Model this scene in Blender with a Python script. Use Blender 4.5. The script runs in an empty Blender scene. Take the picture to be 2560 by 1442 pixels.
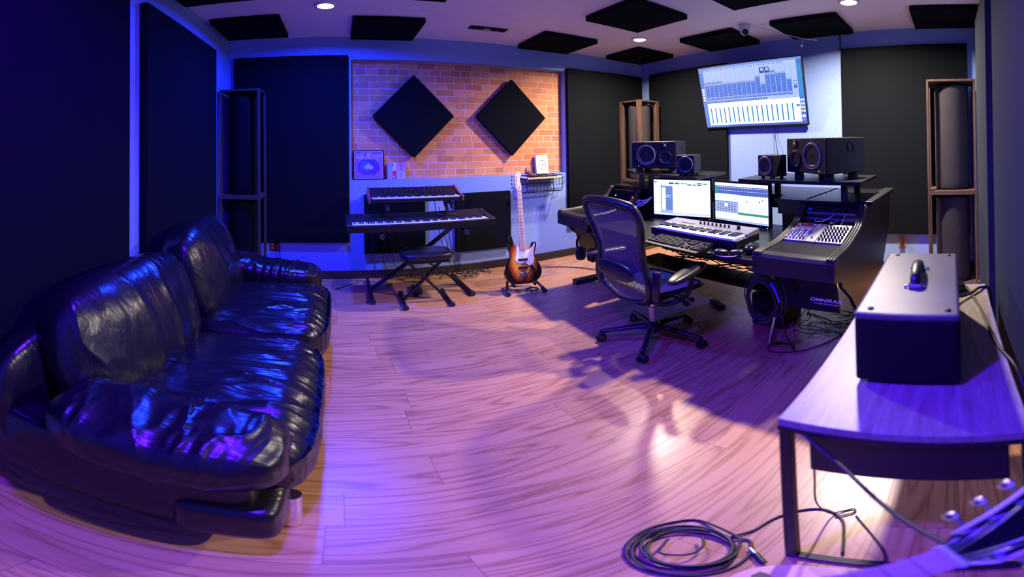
import bpy, bmesh, math, random
from mathutils import Vector, Matrix, noise
random.seed(7)
PI = math.pi
SC = bpy.context.scene
COL = SC.collection
R = math.radians

# ------------------------------------------------------------------ camera
# the photograph is a spherical panorama: 974.5 px per radian, lens 1.42 m above the floor
F, X0, YC, PIT, ROL = 974.4841, 844.467, 353.0395, -0.0122, 0.0135
def camera():
    cd = bpy.data.cameras.new('camera'); co = bpy.data.objects.new('camera', cd); COL.objects.link(co)
    cd.type = 'PANO'; cd.panorama_type = 'EQUIRECTANGULAR'
    cd.longitude_min = -1280 / F; cd.longitude_max = 1280 / F
    cd.latitude_min = -(1442 - YC) / F; cd.latitude_max = YC / F
    cd.dof.use_dof = True; cd.dof.focus_distance = 3.2; cd.dof.aperture_fstop = 5.0
    cd.clip_start = 0.02; cd.clip_end = 50
    a = (1280 - X0) / F
    Y = Matrix(((math.cos(a), -math.sin(a), 0), (math.sin(a), math.cos(a), 0), (0, 0, 1)))
    P = Matrix(((1, 0, 0), (0, math.cos(PIT), -math.sin(PIT)), (0, math.sin(PIT), math.cos(PIT))))
    Q = Matrix(((math.cos(ROL), 0, -math.sin(ROL)), (0, 1, 0), (math.sin(ROL), 0, math.cos(ROL))))
    M = Q @ P @ Y
    r, f, u = M[0], M[1], M[2]
    mw = Matrix(((r[0], u[0], -f[0], 0), (r[1], u[1], -f[1], 0), (r[2], u[2], -f[2], 1.42), (0, 0, 0, 1)))
    co.matrix_world = mw
    SC.camera = co
camera()
SC.view_settings.view_transform = 'Standard'; SC.view_settings.look = 'None'
SC.view_settings.gamma = 1.0; SC.view_settings.use_curve_mapping = False
SC.view_settings.exposure = 0.12
w = bpy.data.worlds.new('world'); SC.world = w; w.use_nodes = True
w.node_tree.nodes['Background'].inputs[0].default_value = (0.02, 0.02, 0.05, 1)
w.node_tree.nodes['Background'].inputs[1].default_value = 0.0

# ------------------------------------------------------------------ lamps of the room: position, colour, watts
LAMPS = [
    ((-0.09, 3.09), (0.010, 0.040, 1.0), 165, 'blue', 170),
    ((-0.09, 0.80), (0.07, 0.005, 1.0), 165, 'violet', 170),
    ((3.02, 3.06), (1.0, 0.82, 0.66), 108, 'white', 160),
    ((3.09, 0.80), (1.0, 0.84, 0.70), 134, 'white', 160),
]
for (x, y), c, wts, kd, spr in LAMPS:
    ld = bpy.data.lights.new('downlight_' + kd, 'AREA'); ld.shape = 'DISK'; ld.size = 0.13
    ld.spread = R(spr); ld.energy = wts; ld.color = c
    lo = bpy.data.objects.new('downlight_' + kd, ld); lo.location = (x, y, 2.592); COL.objects.link(lo)

# ------------------------------------------------------------------ mesh helpers
def spline(pts, n=8):
    if len(pts) < 3: return [Vector(p) for p in pts]
    P = [Vector(p) for p in pts]; P = [P[0] * 2 - P[1]] + P + [P[-1] * 2 - P[-2]]
    out = []
    for i in range(1, len(P) - 2):
        a, b, c, d = P[i-1], P[i], P[i+1], P[i+2]
        for k in range(n):
            t = k / n
            out.append(0.5 * ((2*b) + (c-a)*t + (2*a-5*b+4*c-d)*t*t + (3*b-a-3*c+d)*t*t*t))
    out.append(P[-2]); return out

class MB:
    def __init__(s): s.bm = bmesh.new(); s.sm = False
    def _add(s, verts, faces, smooth=False, mi=0, M=None):
        vs = [s.bm.verts.new((M @ Vector(v)) if M else v) for v in verts]
        for f in faces:
            try:
                fc = s.bm.faces.new([vs[i] for i in f]); fc.smooth = smooth; fc.material_index = mi
            except ValueError: pass
        return s
    def box(s, x0, y0, z0, x1, y1, z1, M=None, mi=0):
        v = [(x, y, z) for z in (z0, z1) for y in (y0, y1) for x in (x0, x1)]
        return s._add(v, [(0,2,3,1),(4,5,7,6),(0,1,5,4),(2,6,7,3),(0,4,6,2),(1,3,7,5)], False, mi, M)
    def cb(s, c, d, rot=(0,0,0), mi=0):
        M = Matrix.Translation(c) @ Matrix.Rotation(rot[2], 4, 'Z') @ Matrix.Rotation(rot[1], 4, 'Y') @ Matrix.Rotation(rot[0], 4, 'X')
        return s.box(-d[0]/2, -d[1]/2, -d[2]/2, d[0]/2, d[1]/2, d[2]/2, M, mi)
    def bar(s, p0, p1, w, h, up=(0,0,1), mi=0):
        p0, p1 = Vector(p0), Vector(p1); d = (p1-p0); L = d.length; d.normalize()
        u = Vector(up); sd = d.cross(u)
        if sd.length < 1e-4: sd = d.cross(Vector((1,0,0)))
        sd.normalize(); u = sd.cross(d)
        M = Matrix(((d.x, sd.x, u.x, p0.x),(d.y, sd.y, u.y, p0.y),(d.z, sd.z, u.z, p0.z),(0,0,0,1)))
        return s.box(0, -w/2, -h/2, L, w/2, h/2, M, mi)
    def cyl(s, p0, p1, r, r2=None, seg=20, smooth=True, mi=0, caps=True):
        r2 = r if r2 is None else r2
        p0, p1 = Vector(p0), Vector(p1); d = (p1-p0).normalized()
        a = d.orthogonal().normalized(); b = d.cross(a)
        v = []
        for p, q in ((p0, r), (p1, r2)):
            for i in range(seg):
                t = 2*PI*i/seg; v.append(p + (a*math.cos(t) + b*math.sin(t))*q)
        s._add(v, [(i, (i+1) % seg, seg+(i+1) % seg, seg+i) for i in range(seg)], smooth, mi)
        if caps:
            s._add(v[:seg], [tuple(range(seg-1, -1, -1))], False, mi); s._add(v[seg:], [tuple(range(seg))], False, mi)
        return s
    def tube(s, pts, r, seg=8, n=8, closed=False, mi=0, rf=None, flat=1.0, up=(0,0,1)):
        P = spline(pts, n) if n else [Vector(p) for p in pts]
        if closed and (P[0]-P[-1]).length < 1e-6: P = P[:-1]
        N = len(P); rings = []; prev = None
        for i in range(N):
            if closed: d = P[(i+1) % N] - P[i-1]
            else: d = P[min(i+1, N-1)] - P[max(i-1, 0)]
            d.normalize()
            if prev is None:
                a = d.cross(Vector(up))
                if a.length < 1e-3: a = d.orthogonal()
            else: a = prev - d * prev.dot(d)
            a.normalize(); prev = a; b = d.cross(a)
            q = r * (rf(i/(N-1)) if rf else 1)
            rings.append([P[i] + (a*math.cos(2*PI*k/seg) + b*math.sin(2*PI*k/seg)*flat)*q for k in range(seg)])
        v = [p for rg in rings for p in rg]; fs = []
        for i in range(N if closed else N-1):
            j = (i+1) % N
            for k in range(seg):
                l = (k+1) % seg; fs.append((i*seg+k, j*seg+k, j*seg+l, i*seg+l))
        if not closed: fs += [tuple(range(seg)), tuple(range((N-1)*seg+seg-1, (N-1)*seg-1, -1))]
        return s._add(v, fs, True, mi)
    def prism(s, poly, plane, lo, hi, mi=0, M=None, smooth=False):
        n = len(poly)
        def p3(p, t): return {'xy': (p[0], p[1], t), 'xz': (p[0], t, p[1]), 'yz': (t, p[0], p[1])}[plane]
        v = [p3(p, lo) for p in poly] + [p3(p, hi) for p in poly]
        s._add(v, [(i, (i+1) % n, n+(i+1) % n, n+i) for i in range(n)], smooth, mi, M)
        return s._add(v, [tuple(range(n-1, -1, -1)), tuple(range(n, 2*n))], False, mi, M)
    def lathe(s, prof, c=(0,0,0), ax='z', seg=24, mi=0, M=None):
        v = []; c = Vector(c)
        for r, h in prof:
            for i in range(seg):
                t = 2*PI*i/seg; a, b = r*math.cos(t), r*math.sin(t)
                v.append(c + Vector({'z': (a, b, h), 'y': (a, h, b), 'x': (h, a, b)}[ax]))
        fs = [(k*seg+i, k*seg+(i+1) % seg, (k+1)*seg+(i+1) % seg, (k+1)*seg+i) for k in range(len(prof)-1) for i in range(seg)]
        s._add(v, fs, True, mi, M)
        return s
    def ball(s, c, r, seg=16, mi=0):
        r = (r, r, r) if not hasattr(r, '__len__') else r
        n = seg//2; v = []
        for j in range(1, n):
            for i in range(seg):
                a = PI*j/n; t = 2*PI*i/seg
                v.append((c[0]+r[0]*math.sin(a)*math.cos(t), c[1]+r[1]*math.sin(a)*math.sin(t), c[2]+r[2]*math.cos(a)))
        m = len(v); v += [(c[0], c[1], c[2]+r[2]), (c[0], c[1], c[2]-r[2])]
        fs = [(j*seg+i, (j+1)*seg+i, (j+1)*seg+(i+1) % seg, j*seg+(i+1) % seg) for j in range(n-2) for i in range(seg)]
        fs += [(m, i, (i+1) % seg) for i in range(seg)] + [(m+1, (n-2)*seg+(i+1) % seg, (n-2)*seg+i) for i in range(seg)]
        return s._add(v, fs, True, mi)
    def cushion(s, c, h, k=5.0, n=20, rot=(0,0,0), fn=None):
        """soft box: half sizes h, roundness exponent k, fn(p,normal)->p displaces in local space"""
        M = Matrix.Translation(c) @ Matrix.Rotation(rot[2], 4, 'Z') @ Matrix.Rotation(rot[1], 4, 'Y') @ Matrix.Rotation(rot[0], 4, 'X')
        bm = bmesh.new(); vd = {}
        def V(i, j, l):
            key = (i, j, l)
            if key not in vd: vd[key] = bm.verts.new((2*i/n-1, 2*j/n-1, 2*l/n-1))
            return vd[key]
        for a in range(n):
            for b in range(n):
                for q, fl in ((0, 0), (n, 1)):
                    for o in range(3):
                        t = [(a, b), (a+1, b), (a+1, b+1), (a, b+1)]
                        if o == 0: L = [V(x, y, q) for x, y in t]
                        elif o == 1: L = [V(y, q, x) for x, y in t]
                        else: L = [V(q, x, y) for x, y in t]
                        if not fl: L.reverse()
                        bm.faces.new(L)
        for v in bm.verts:
            p = v.co; p = Vector([math.sin(t*PI/2)**1 if False else t for t in p])
            q = (abs(p.x)**k + abs(p.y)**k + abs(p.z)**k)**(1/k)
            m = max(abs(p.x), abs(p.y), abs(p.z))
            p = p * (m/q) if q else p
            v.co = Vector((p.x*h[0], p.y*h[1], p.z*h[2]))
        bm.normal_update()
        if fn:
            new = [fn(v.co.copy(), v.normal.copy()) for v in bm.verts]
            for v, p in zip(bm.verts, new): v.co = p
        base = {v: s.bm.verts.new(M @ v.co) for v in bm.verts}
        for f in bm.faces:
            g = s.bm.faces.new([base[v] for v in f.verts]); g.smooth = True
        bm.free(); return s
    def build(s, name, mats, parent=None, bevel=0, bseg=2, loc=None, subsurf=0, recalc=True):
        if recalc: bmesh.ops.recalc_face_normals(s.bm, faces=s.bm.faces)
        me = bpy.data.meshes.new(name)
        if loc == 'base':
            vs = [v.co for v in s.bm.verts]
            c = Vector(((min(v.x for v in vs)+max(v.x for v in vs))/2, (min(v.y for v in vs)+max(v.y for v in vs))/2, min(v.z for v in vs)))
            for v in s.bm.verts: v.co = v.co - c
        s.bm.to_mesh(me); s.bm.free()
        for m in (mats if isinstance(mats, (list, tuple)) else [mats]): me.materials.append(m)
        o = bpy.data.objects.new(name, me); COL.objects.link(o)
        if loc == 'base': o.location = c
        elif loc is not None: o.location = loc
        if parent: o.parent = parent
        if bevel:
            b = o.modifiers.new('bevel', 'BEVEL'); b.width = bevel; b.segments = bseg; b.limit_method = 'ANGLE'; b.angle_limit = R(40)
            b.harden_normals = False
        if subsurf:
            b = o.modifiers.new('sub', 'SUBSURF'); b.levels = b.render_levels = subsurf
        return o

def tag(o, label=None, cat=None, group=None, kind=None):
    if label: o['label'] = label
    if cat: o['category'] = cat
    if group: o['group'] = group
    if kind: o['kind'] = kind
    return o
def thing(name, label, cat, loc=(0,0,0), rz=0, group=None, rx=0, ry=0):
    o = bpy.data.objects.new(name, None); COL.objects.link(o); o.empty_display_size = .05
    o.location = loc; o.rotation_euler = (rx, ry, rz)
    return tag(o, label, cat, group)
def copy_tree(o, parent=None):
    c = o.copy(); COL.objects.link(c)
    if parent: c.parent = parent
    for ch in list(o.children): copy_tree(ch, c)
    return c
def inst(src, name, parent, loc):
    c = bpy.data.objects.new(name, src.data); COL.objects.link(c); c.parent = parent; c.location = loc
    for m in src.modifiers:
        n = c.modifiers.new(m.name, m.type)
        if m.type == 'BEVEL': n.width = m.width; n.segments = m.segments; n.limit_method = m.limit_method; n.angle_limit = m.angle_limit
    return c
def lettering(txt, size, mat, parent, M, name='lettering', depth=.0006, shear=0, align='CENTER', bold=0, sx=1):
    cu = bpy.data.curves.new('t', 'FONT'); cu.body = txt; cu.size = size; cu.extrude = depth; cu.shear = shear
    cu.align_x = align; cu.align_y = 'CENTER'; cu.offset = bold
    o = bpy.data.objects.new('t', cu); COL.objects.link(o)
    bpy.context.view_layer.update()
    me = bpy.data.meshes.new_from_object(o.evaluated_get(bpy.context.evaluated_depsgraph_get()))
    bpy.data.objects.remove(o); bpy.data.curves.remove(cu)
    me.transform(M @ Matrix.Diagonal((sx, 1, 1, 1))); me.materials.clear(); me.materials.append(mat)
    o = bpy.data.objects.new(name, me); COL.objects.link(o); o.parent = parent
    return o
# text frame: +x right, +y up of the letters to the plane whose front is local -y
FRONT = Matrix(((1,0,0,0),(0,0,-1,0),(0,1,0,0),(0,0,0,1)))
def T(x, y, z): return Matrix.Translation((x, y, z))

# ------------------------------------------------------------------ materials
class NT:
    def __init__(s, name):
        s.m = bpy.data.materials.new(name); s.m.use_nodes = True; s.t = s.m.node_tree; s.n = s.t.nodes; s.l = s.t.links
        s.b = s.n['Principled BSDF']; s.out = s.n['Material Output']
    def new(s, typ, **kw):
        x = s.n.new(typ)
        for k, v in kw.items(): setattr(x, k, v)
        return x
    def set(s, node, i, v):
        if hasattr(v, 'is_linked') or isinstance(v, bpy.types.NodeSocket): s.l.new(v, node.inputs[i])
        else: node.inputs[i].default_value = v
    def math(s, op, a, b=0.0, c=None):
        x = s.new('ShaderNodeMath', operation=op); s.set(x, 0, a); s.set(x, 1, b)
        if c is not None: s.set(x, 2, c)
        return x.outputs[0]
    def coord(s, scale=(1,1,1), kind='Object'):
        tc = s.new('ShaderNodeTexCoord'); mp = s.new('ShaderNodeMapping'); s.l.new(tc.outputs[kind], mp.inputs[0]); mp.inputs['Scale'].default_value = scale
        return mp.outputs[0]
    def noise(s, vec, scale=5, detail=3, rough=.5, dist=0):
        x = s.new('ShaderNodeTexNoise'); s.l.new(vec, x.inputs['Vector']); x.inputs['Scale'].default_value = scale
        x.inputs['Detail'].default_value = detail; x.inputs['Roughness'].default_value = rough; x.inputs['Distortion'].default_value = dist
        return x.outputs[0]
    def ramp(s, fac, stops):
        x = s.new('ShaderNodeValToRGB'); s.l.new(fac, x.inputs[0]); e = x.color_ramp.elements
        while len(e) < len(stops): e.new(.5)
        for k, (p, c) in enumerate(stops): e[k].position = p; e[k].color = (*c, 1) if len(c) == 3 else c
        return x.outputs[0]
    def mix(s, f, a, b, mode='MIX'):
        x = s.new('ShaderNodeMix', data_type='RGBA', blend_type=mode); s.set(x, 0, f); s.set(x, 6, a); s.set(x, 7, b); return x.outputs[2]
    def bump(s, h, strength=.3, dist=.01):
        x = s.new('ShaderNodeBump'); x.inputs['Strength'].default_value = strength; x.inputs['Distance'].default_value = dist
        s.l.new(h, x.inputs['Height']); s.l.new(x.outputs[0], s.b.inputs['Normal']); return x
def c4(c): return (*c, 1)
def mat(name, col, rough=.5, metal=0, var=.12, bump=0, bscale=200, spec=.5, coat=0, nscale=12):
    t = NT(name); v = t.coord()
    n = t.noise(v, nscale, 4)
    dk = tuple(max(0, x*(1-var)) for x in col); lt = tuple(min(1, x*(1+var)) for x in col)
    t.l.new(t.ramp(n, [(.3, dk), (.7, lt)]), t.b.inputs['Base Color'])
    t.b.inputs['Roughness'].default_value = rough; t.b.inputs['Metallic'].default_value = metal
    t.b.inputs['Specular IOR Level'].default_value = spec
    if coat: t.b.inputs['Coat Weight'].default_value = coat; t.b.inputs['Coat Roughness'].default_value = .08
    if bump: t.bump(t.noise(v, bscale, 3), bump, .002)
    return t.m
def emis(name, col, strength):
    t = NT(name); t.b.inputs['Base Color'].default_value = (0, 0, 0, 1); t.b.inputs['Roughness'].default_value = .4
    t.b.inputs['Emission Color'].default_value = c4(col); t.b.inputs['Emission Strength'].default_value = strength
    return t.m

def m_floor():
    t = NT('oak_laminate'); tc = t.new('ShaderNodeTexCoord'); sp = t.new('ShaderNodeSeparateXYZ'); t.l.new(tc.outputs['Object'], sp.inputs[0])
    x, y = sp.outputs[0], sp.outputs[1]
    yr = t.math('DIVIDE', y, .195); row = t.math('FLOOR', yr)
    wn = t.new('ShaderNodeTexWhiteNoise', noise_dimensions='1D'); t.l.new(row, wn.inputs['W'])
    xs = t.math('ADD', t.math('DIVIDE', x, 1.22), t.math('MULTIPLY', wn.outputs[0], 7.3)); colm = t.math('FLOOR', xs)
    cx = t.new('ShaderNodeCombineXYZ'); t.l.new(row, cx.inputs[0]); t.l.new(colm, cx.inputs[1])
    w2 = t.new('ShaderNodeTexWhiteNoise', noise_dimensions='2D'); t.l.new(cx.outputs[0], w2.inputs['Vector']); pid = w2.outputs[0]
    # cathedral grain: contour lines of a stretched noise
    g = t.new('ShaderNodeCombineXYZ')
    t.l.new(t.math('ADD', t.math('MULTIPLY', x, .62), t.math('MULTIPLY', pid, 41)), g.inputs[0])
    t.l.new(t.math('ADD', t.math('MULTIPLY', y, 7.5), t.math('MULTIPLY', pid, 17)), g.inputs[1])
    n1 = t.noise(g.outputs[0], 1.2, 1.7, .42, .08)
    ring = t.math('FRACT', t.math('MULTIPLY', n1, 9.0))
    ring = t.math('POWER', t.math('ABSOLUTE', t.math('SUBTRACT', t.math('MULTIPLY', ring, 2), 1)), 2.2)
    g2 = t.new('ShaderNodeCombineXYZ'); t.l.new(t.math('MULTIPLY', x, 5), g2.inputs[0]); t.l.new(t.math('MULTIPLY', y, 150), g2.inputs[1]); t.l.new(pid, g2.inputs[2])
    n2 = t.noise(g2.outputs[0], 1.0, 3, .6)
    g3 = t.new('ShaderNodeCombineXYZ'); t.l.new(t.math('MULTIPLY', x, 1.2), g3.inputs[0]); t.l.new(t.math('MULTIPLY', y, 9), g3.inputs[1]); t.l.new(t.math('MULTIPLY', pid, 9), g3.inputs[2])
    n3 = t.noise(g3.outputs[0], 1.0, 3, .6)
    f = t.math('ADD', t.math('MULTIPLY', ring, .34), t.math('MULTIPLY', n2, .52))
    f = t.math('ADD', f, t.math('MULTIPLY', n3, .25))
    c = t.ramp(f, [(.20, (.52, .285, .145)), (.50, (.44, .22, .10)), (.74, (.29, .13, .055)), (1.0, (.15, .065, .025))])
    tint = t.ramp(pid, [(0, (.86, .84, .82)), (1, (1.06, 1.04, 1.02))])
    c = t.mix(1.0, c, tint, 'MULTIPLY')
    fy = t.math('ABSOLUTE', t.math('SUBTRACT', t.math('FRACT', yr), .5)); fx = t.math('ABSOLUTE', t.math('SUBTRACT', t.math('FRACT', xs), .5))
    seam = t.math('MAXIMUM', t.math('GREATER_THAN', fy, .494), t.math('GREATER_THAN', fx, .4990))
    c = t.mix(t.math('MULTIPLY', seam, .7), c, (.10, .05, .03, 1))
    t.l.new(c, t.b.inputs['Base Color']); t.b.inputs['Specular IOR Level'].default_value = .5
    t.l.new(t.ramp(n2, [(.3, (.27,)*3), (.7, (.36,)*3)]), t.b.inputs['Roughness'])
    t.bump(t.math('SUBTRACT', 1, t.math('ADD', t.math('MULTIPLY', ring, .3), n2)), .10, .0015)
    return t.m
def m_plaster(name, col):
    """skip-trowelled paint: short raised knife marks here and there"""
    t = NT(name); v = t.coord()
    def marks(rot, sc, th):
        mp = t.new('ShaderNodeMapping'); t.l.new(v, mp.inputs[0]); mp.inputs['Rotation'].default_value = rot; mp.inputs['Scale'].default_value = sc
        n = t.noise(mp.outputs[0], 1.0, 2, .5, .8)
        d = t.math('ABSOLUTE', t.math('SUBTRACT', n, .5)); line = t.math('LESS_THAN', d, .008)
        g = t.noise(mp.outputs[0], 1.7, 1); return t.math('MULTIPLY', line, t.math('GREATER_THAN', g, th))
    a = marks((.5, .3, .4), (3, 5, 5), .51); b = marks((-.7, .9, -.6), (5, 4, 6), .53); c = marks((.2, -.8, 1.3), (7, 4, 4), .54)
    ln = t.math('MAXIMUM', a, t.math('MAXIMUM', b, c))
    fine = t.noise(v, 60, 4, .6); big = t.noise(v, 2.0, 3)
    h = t.math('ADD', t.math('MULTIPLY', ln, .8), t.math('MULTIPLY', fine, .35))
    t.bump(h, .6, .006)
    cc = t.ramp(big, [(.3, tuple(x*.94 for x in col)), (.7, col)])
    cc = t.mix(t.math('MULTIPLY', ln, .14), cc, c4(tuple(x*.55 for x in col)))
    t.l.new(cc, t.b.inputs['Base Color']); t.b.inputs['Roughness'].default_value = .55
    return t.m
def m_brick():
    t = NT('old_brick'); tc = t.new('ShaderNodeTexCoord'); sp = t.new('ShaderNodeSeparateXYZ'); t.l.new(tc.outputs['Object'], sp.inputs[0])
    cb = t.new('ShaderNodeCombineXYZ'); t.l.new(sp.outputs[0], cb.inputs[0]); t.l.new(sp.outputs[2], cb.inputs[1])
    wob = t.noise(cb.outputs[0], 9, 2); va = t.new('ShaderNodeVectorMath', operation='ADD'); t.l.new(cb.outputs[0], va.inputs[0])
    ws = t.new('ShaderNodeCombineXYZ'); t.l.new(t.math('MULTIPLY', t.math('SUBTRACT', wob, .5), .012), ws.inputs[0]); t.l.new(t.math('MULTIPLY', t.math('SUBTRACT', wob, .5), .008), ws.inputs[1]); t.l.new(ws.outputs[0], va.inputs[1])
    br = t.new('ShaderNodeTexBrick'); t.l.new(va.outputs[0], br.inputs['Vector']); br.inputs['Scale'].default_value = 1
    br.offset = .42; br.squash = .55; br.squash_frequency = 5
    br.inputs['Mortar Size'].default_value = .0040; br.inputs['Mortar Smooth'].default_value = .35
    br.inputs['Brick Width'].default_value = .215; br.inputs['Row Height'].default_value = .0735; br.inputs['Bias'].default_value = 0
    br.inputs['Color1'].default_value = (.50, .155, .06, 1); br.inputs['Color2'].default_value = (.70, .27, .10, 1); br.inputs['Mortar'].default_value = (.56, .49, .45, 1)
    n = t.noise(cb.outputs[0], 35, 4, .7); n2 = t.noise(cb.outputs[0], 5, 3)
    c = t.mix(t.math('MULTIPLY', t.math('GREATER_THAN', n, .64), .45), br.outputs[0], (.62, .48, .40, 1))
    c = t.mix(t.math('MULTIPLY', t.math('GREATER_THAN', n2, .6), .25), c, (.35, .13, .07, 1))
    t.l.new(c, t.b.inputs['Base Color']); t.b.inputs['Roughness'].default_value = .85
    h = t.math('ADD', t.math('MULTIPLY', br.outputs['Fac'], -1.0), t.math('MULTIPLY', n, .35)); t.bump(h, .7, .006)
    return t.m
def m_fabric(name, col, s=420):
    t = NT(name); v = t.coord()
    n = t.noise(v, s, 2, .8); n2 = t.noise(v, 3, 2)
    t.l.new(t.mix(t.math('MULTIPLY', n2, .5), t.ramp(n, [(.35, tuple(x*.45 for x in col)), (.65, tuple(x*1.7 for x in col))]), c4(col)), t.b.inputs['Base Color'])
    t.b.inputs['Roughness'].default_value = .95; t.b.inputs['Specular IOR Level'].default_value = .04
    t.bump(n, .5, .001); return t.m
def m_leather():
    t = NT('black_leather'); v = t.coord()
    big = t.noise(v, 5.5, 4, .6, .6); cr = t.noise(v, 260, 2, .6)
    st = t.new('ShaderNodeMapping'); t.l.new(v, st.inputs[0]); st.inputs['Scale'].default_value = (3, 14, 6)
    w = t.noise(st.outputs[0], 1.6, 3, .6, .7)
    t.b.inputs['Base Color'].default_value = (.006, .0055, .008, 1)
    t.l.new(t.ramp(big, [(.3, (.22,)*3), (.7, (.34,)*3)]), t.b.inputs['Roughness'])
    t.b.inputs['Specular IOR Level'].default_value = .45
    h = t.math('ADD', t.math('MULTIPLY', w, .9), t.math('MULTIPLY', cr, .03)); t.bump(h, .30, .018)
    return t.m
def m_wood(name, a, b, sc=(2, 30, 30), rough=.5, coat=0, bump=.1):
    t = NT(name); v = t.coord(sc)
    n = t.noise(v, 1.5, 4, .6, .5); n2 = t.noise(v, 6, 3)
    f = t.math('ADD', t.math('MULTIPLY', n, .7), t.math('MULTIPLY', n2, .3))
    t.l.new(t.ramp(f, [(.35, a), (.62, b)]), t.b.inputs['Base Color']); t.b.inputs['Roughness'].default_value = rough
    if coat: t.b.inputs['Coat Weight'].default_value = coat
    t.bump(f, bump, .002); return t.m
def m_mesh(name, col, axis=0, freq=260, open_=.45):
    """woven chair mesh: strands with real see-through gaps"""
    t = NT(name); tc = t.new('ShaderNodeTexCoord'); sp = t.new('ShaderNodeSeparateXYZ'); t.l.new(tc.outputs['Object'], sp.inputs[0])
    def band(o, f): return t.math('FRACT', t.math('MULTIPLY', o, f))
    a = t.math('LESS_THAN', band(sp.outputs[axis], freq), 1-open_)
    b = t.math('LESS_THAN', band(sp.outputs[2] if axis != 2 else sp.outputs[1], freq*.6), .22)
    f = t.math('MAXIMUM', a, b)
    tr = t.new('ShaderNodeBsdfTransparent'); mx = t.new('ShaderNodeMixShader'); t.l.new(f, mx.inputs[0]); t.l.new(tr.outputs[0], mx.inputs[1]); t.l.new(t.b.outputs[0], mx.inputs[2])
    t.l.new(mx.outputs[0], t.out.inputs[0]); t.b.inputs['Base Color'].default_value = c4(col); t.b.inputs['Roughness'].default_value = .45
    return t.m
def m_sunburst():
    """bass body: amber middle running through red to black rim (distance from the body's centre, object space)"""
    t = NT('sunburst_lacquer'); tc = t.new('ShaderNodeTexCoord'); mp = t.new('ShaderNodeMapping'); t.l.new(tc.outputs['Object'], mp.inputs[0])
    mp.inputs['Location'].default_value = (0, 0, -.23*4.3); mp.inputs['Scale'].default_value = (6.2, 0, 4.3)
    ln = t.new('ShaderNodeVectorMath', operation='LENGTH'); t.l.new(mp.outputs[0], ln.inputs[0])
    v = t.coord((30, 1, 4)); n = t.noise(v, 2, 3)
    d = t.math('ADD', ln.outputs['Value'], t.math('MULTIPLY', t.math('SUBTRACT', n, .5), .12))
    t.l.new(t.ramp(d, [(.0, (.80, .36, .05)), (.55, (.78, .30, .035)), (.80, (.32, .05, .01)), (.98, (.01, .005, .004))]), t.b.inputs['Base Color'])
    t.b.inputs['Roughness'].default_value = .2; t.b.inputs['Coat Weight'].default_value = 1; t.b.inputs['Coat Roughness'].default_value = .05
    return t.m

M = {}
M['floor'] = m_floor(); M['wall'] = m_plaster('pale_blue_paint', (.20, .30, .60)); M['ceil'] = m_plaster('ceiling_paint', (.78, .70, .76))
M['brick'] = m_brick(); M['panel'] = m_fabric('black_acoustic_cloth', (.0050, .0060, .0078)); M['litcloth'] = m_fabric('acoustic_cloth_lit_grey_blue', (.026, .032, .040)); M['trapcloth'] = m_fabric('charcoal_trap_cloth', (.032, .029, .031))
M['base'] = mat('black_cove_base', (.022, .016, .014), .35, bump=.1); M['leather'] = m_leather()
M['black'] = mat('black_plastic', (.0045, .0045, .006), .45, spec=.3, bump=.05, bscale=500); M['gloss'] = mat('gloss_black', (.006, .006, .008), .2, spec=.4)
M['blackmetal'] = mat('black_painted_steel', (.007, .007, .009), .40, spec=.4, bump=.05); M['rubber'] = mat('black_rubber', (.012, .012, .012), .7)
M['chrome'] = mat('chrome', (.85, .85, .88), .12, 1); M['steel'] = mat('brushed_steel', (.55, .55, .58), .35, 1)
M['lam'] = mat('black_desk_laminate', (.004, .004, .006), .34, spec=.35, var=.3, bump=.05, bscale=90); M['padedge'] = mat('black_vinyl_padding', (.012, .012, .014), .40, spec=.4, bump=.15, bscale=300)
M['trapwood'] = m_wood('rough_stained_pine', (.034, .015, .008), (.085, .042, .024), (20, 20, 1.6), .7, bump=.4)
M['darkwood'] = m_wood('dark_stained_frame', (.02, .012, .016), (.05, .03, .03), (20, 20, 1.6), .6)
M['tabletop'] = m_wood('grey_brown_table_board', (.20, .16, .135), (.33, .28, .235), (4, 34, 10), .43)
M['white'] = mat('white_plastic', (.58, .58, .60), .35, var=.03); M['ivory'] = mat('white_key', (.80, .80, .82), .25, var=.02)
M['blackkey'] = mat('black_key', (.01, .01, .012), .25); M['redwood'] = m_wood('red_wood_cheek', (.14, .025, .02), (.26, .05, .035), (14, 3, 14), .4)
M['silver'] = mat('silver_grey_plastic', (.15, .15, .175), .35, var=.05); M['tolex'] = mat('black_tolex', (.006, .006, .007), .6, bump=.4, bscale=700, spec=.2); M['sheentop'] = mat('vinyl_top_with_sheen', (.075, .075, .072), .36, bump=.25, bscale=700, spec=.7)
M['maple'] = m_wood('maple_neck', (.72, .48, .30), (.82, .60, .40), (30, 30, 3), .3); M['pickguard'] = mat('white_pickguard', (.72, .76, .84), .3, var=.02)
M['burst'] = m_sunburst(); M['cable'] = mat('black_cable', (.012, .012, .013), .45); M['shelfwood'] = m_wood('light_shelf_board', (.62, .42, .22), (.78, .56, .32), (3, 20, 20), .5)
M['vinyl'] = mat('black_cushion_vinyl', (.008, .007, .010), .34, spec=.45, bump=.2, bscale=300); M['cone'] = mat('speaker_cone', (.010, .010, .013), .35); M['brushed'] = mat('grey_module_face', (.22, .22, .23), .45, .2)
M['red'] = mat('red_knob', (.6, .03, .02), .35); M['bluek'] = mat('blue_knob', (.05, .08, .6), .35); M['navy'] = mat('patchbay_face', (.10, .07, .16), .4)
M['outlet'] = mat('brown_outlet', (.10, .035, .02), .4); M['orange'] = mat('orange_outlet_mark', (.75, .12, .02), .5); M['copper'] = mat('copper_plate', (.5, .24, .13), .35, .6)
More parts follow.
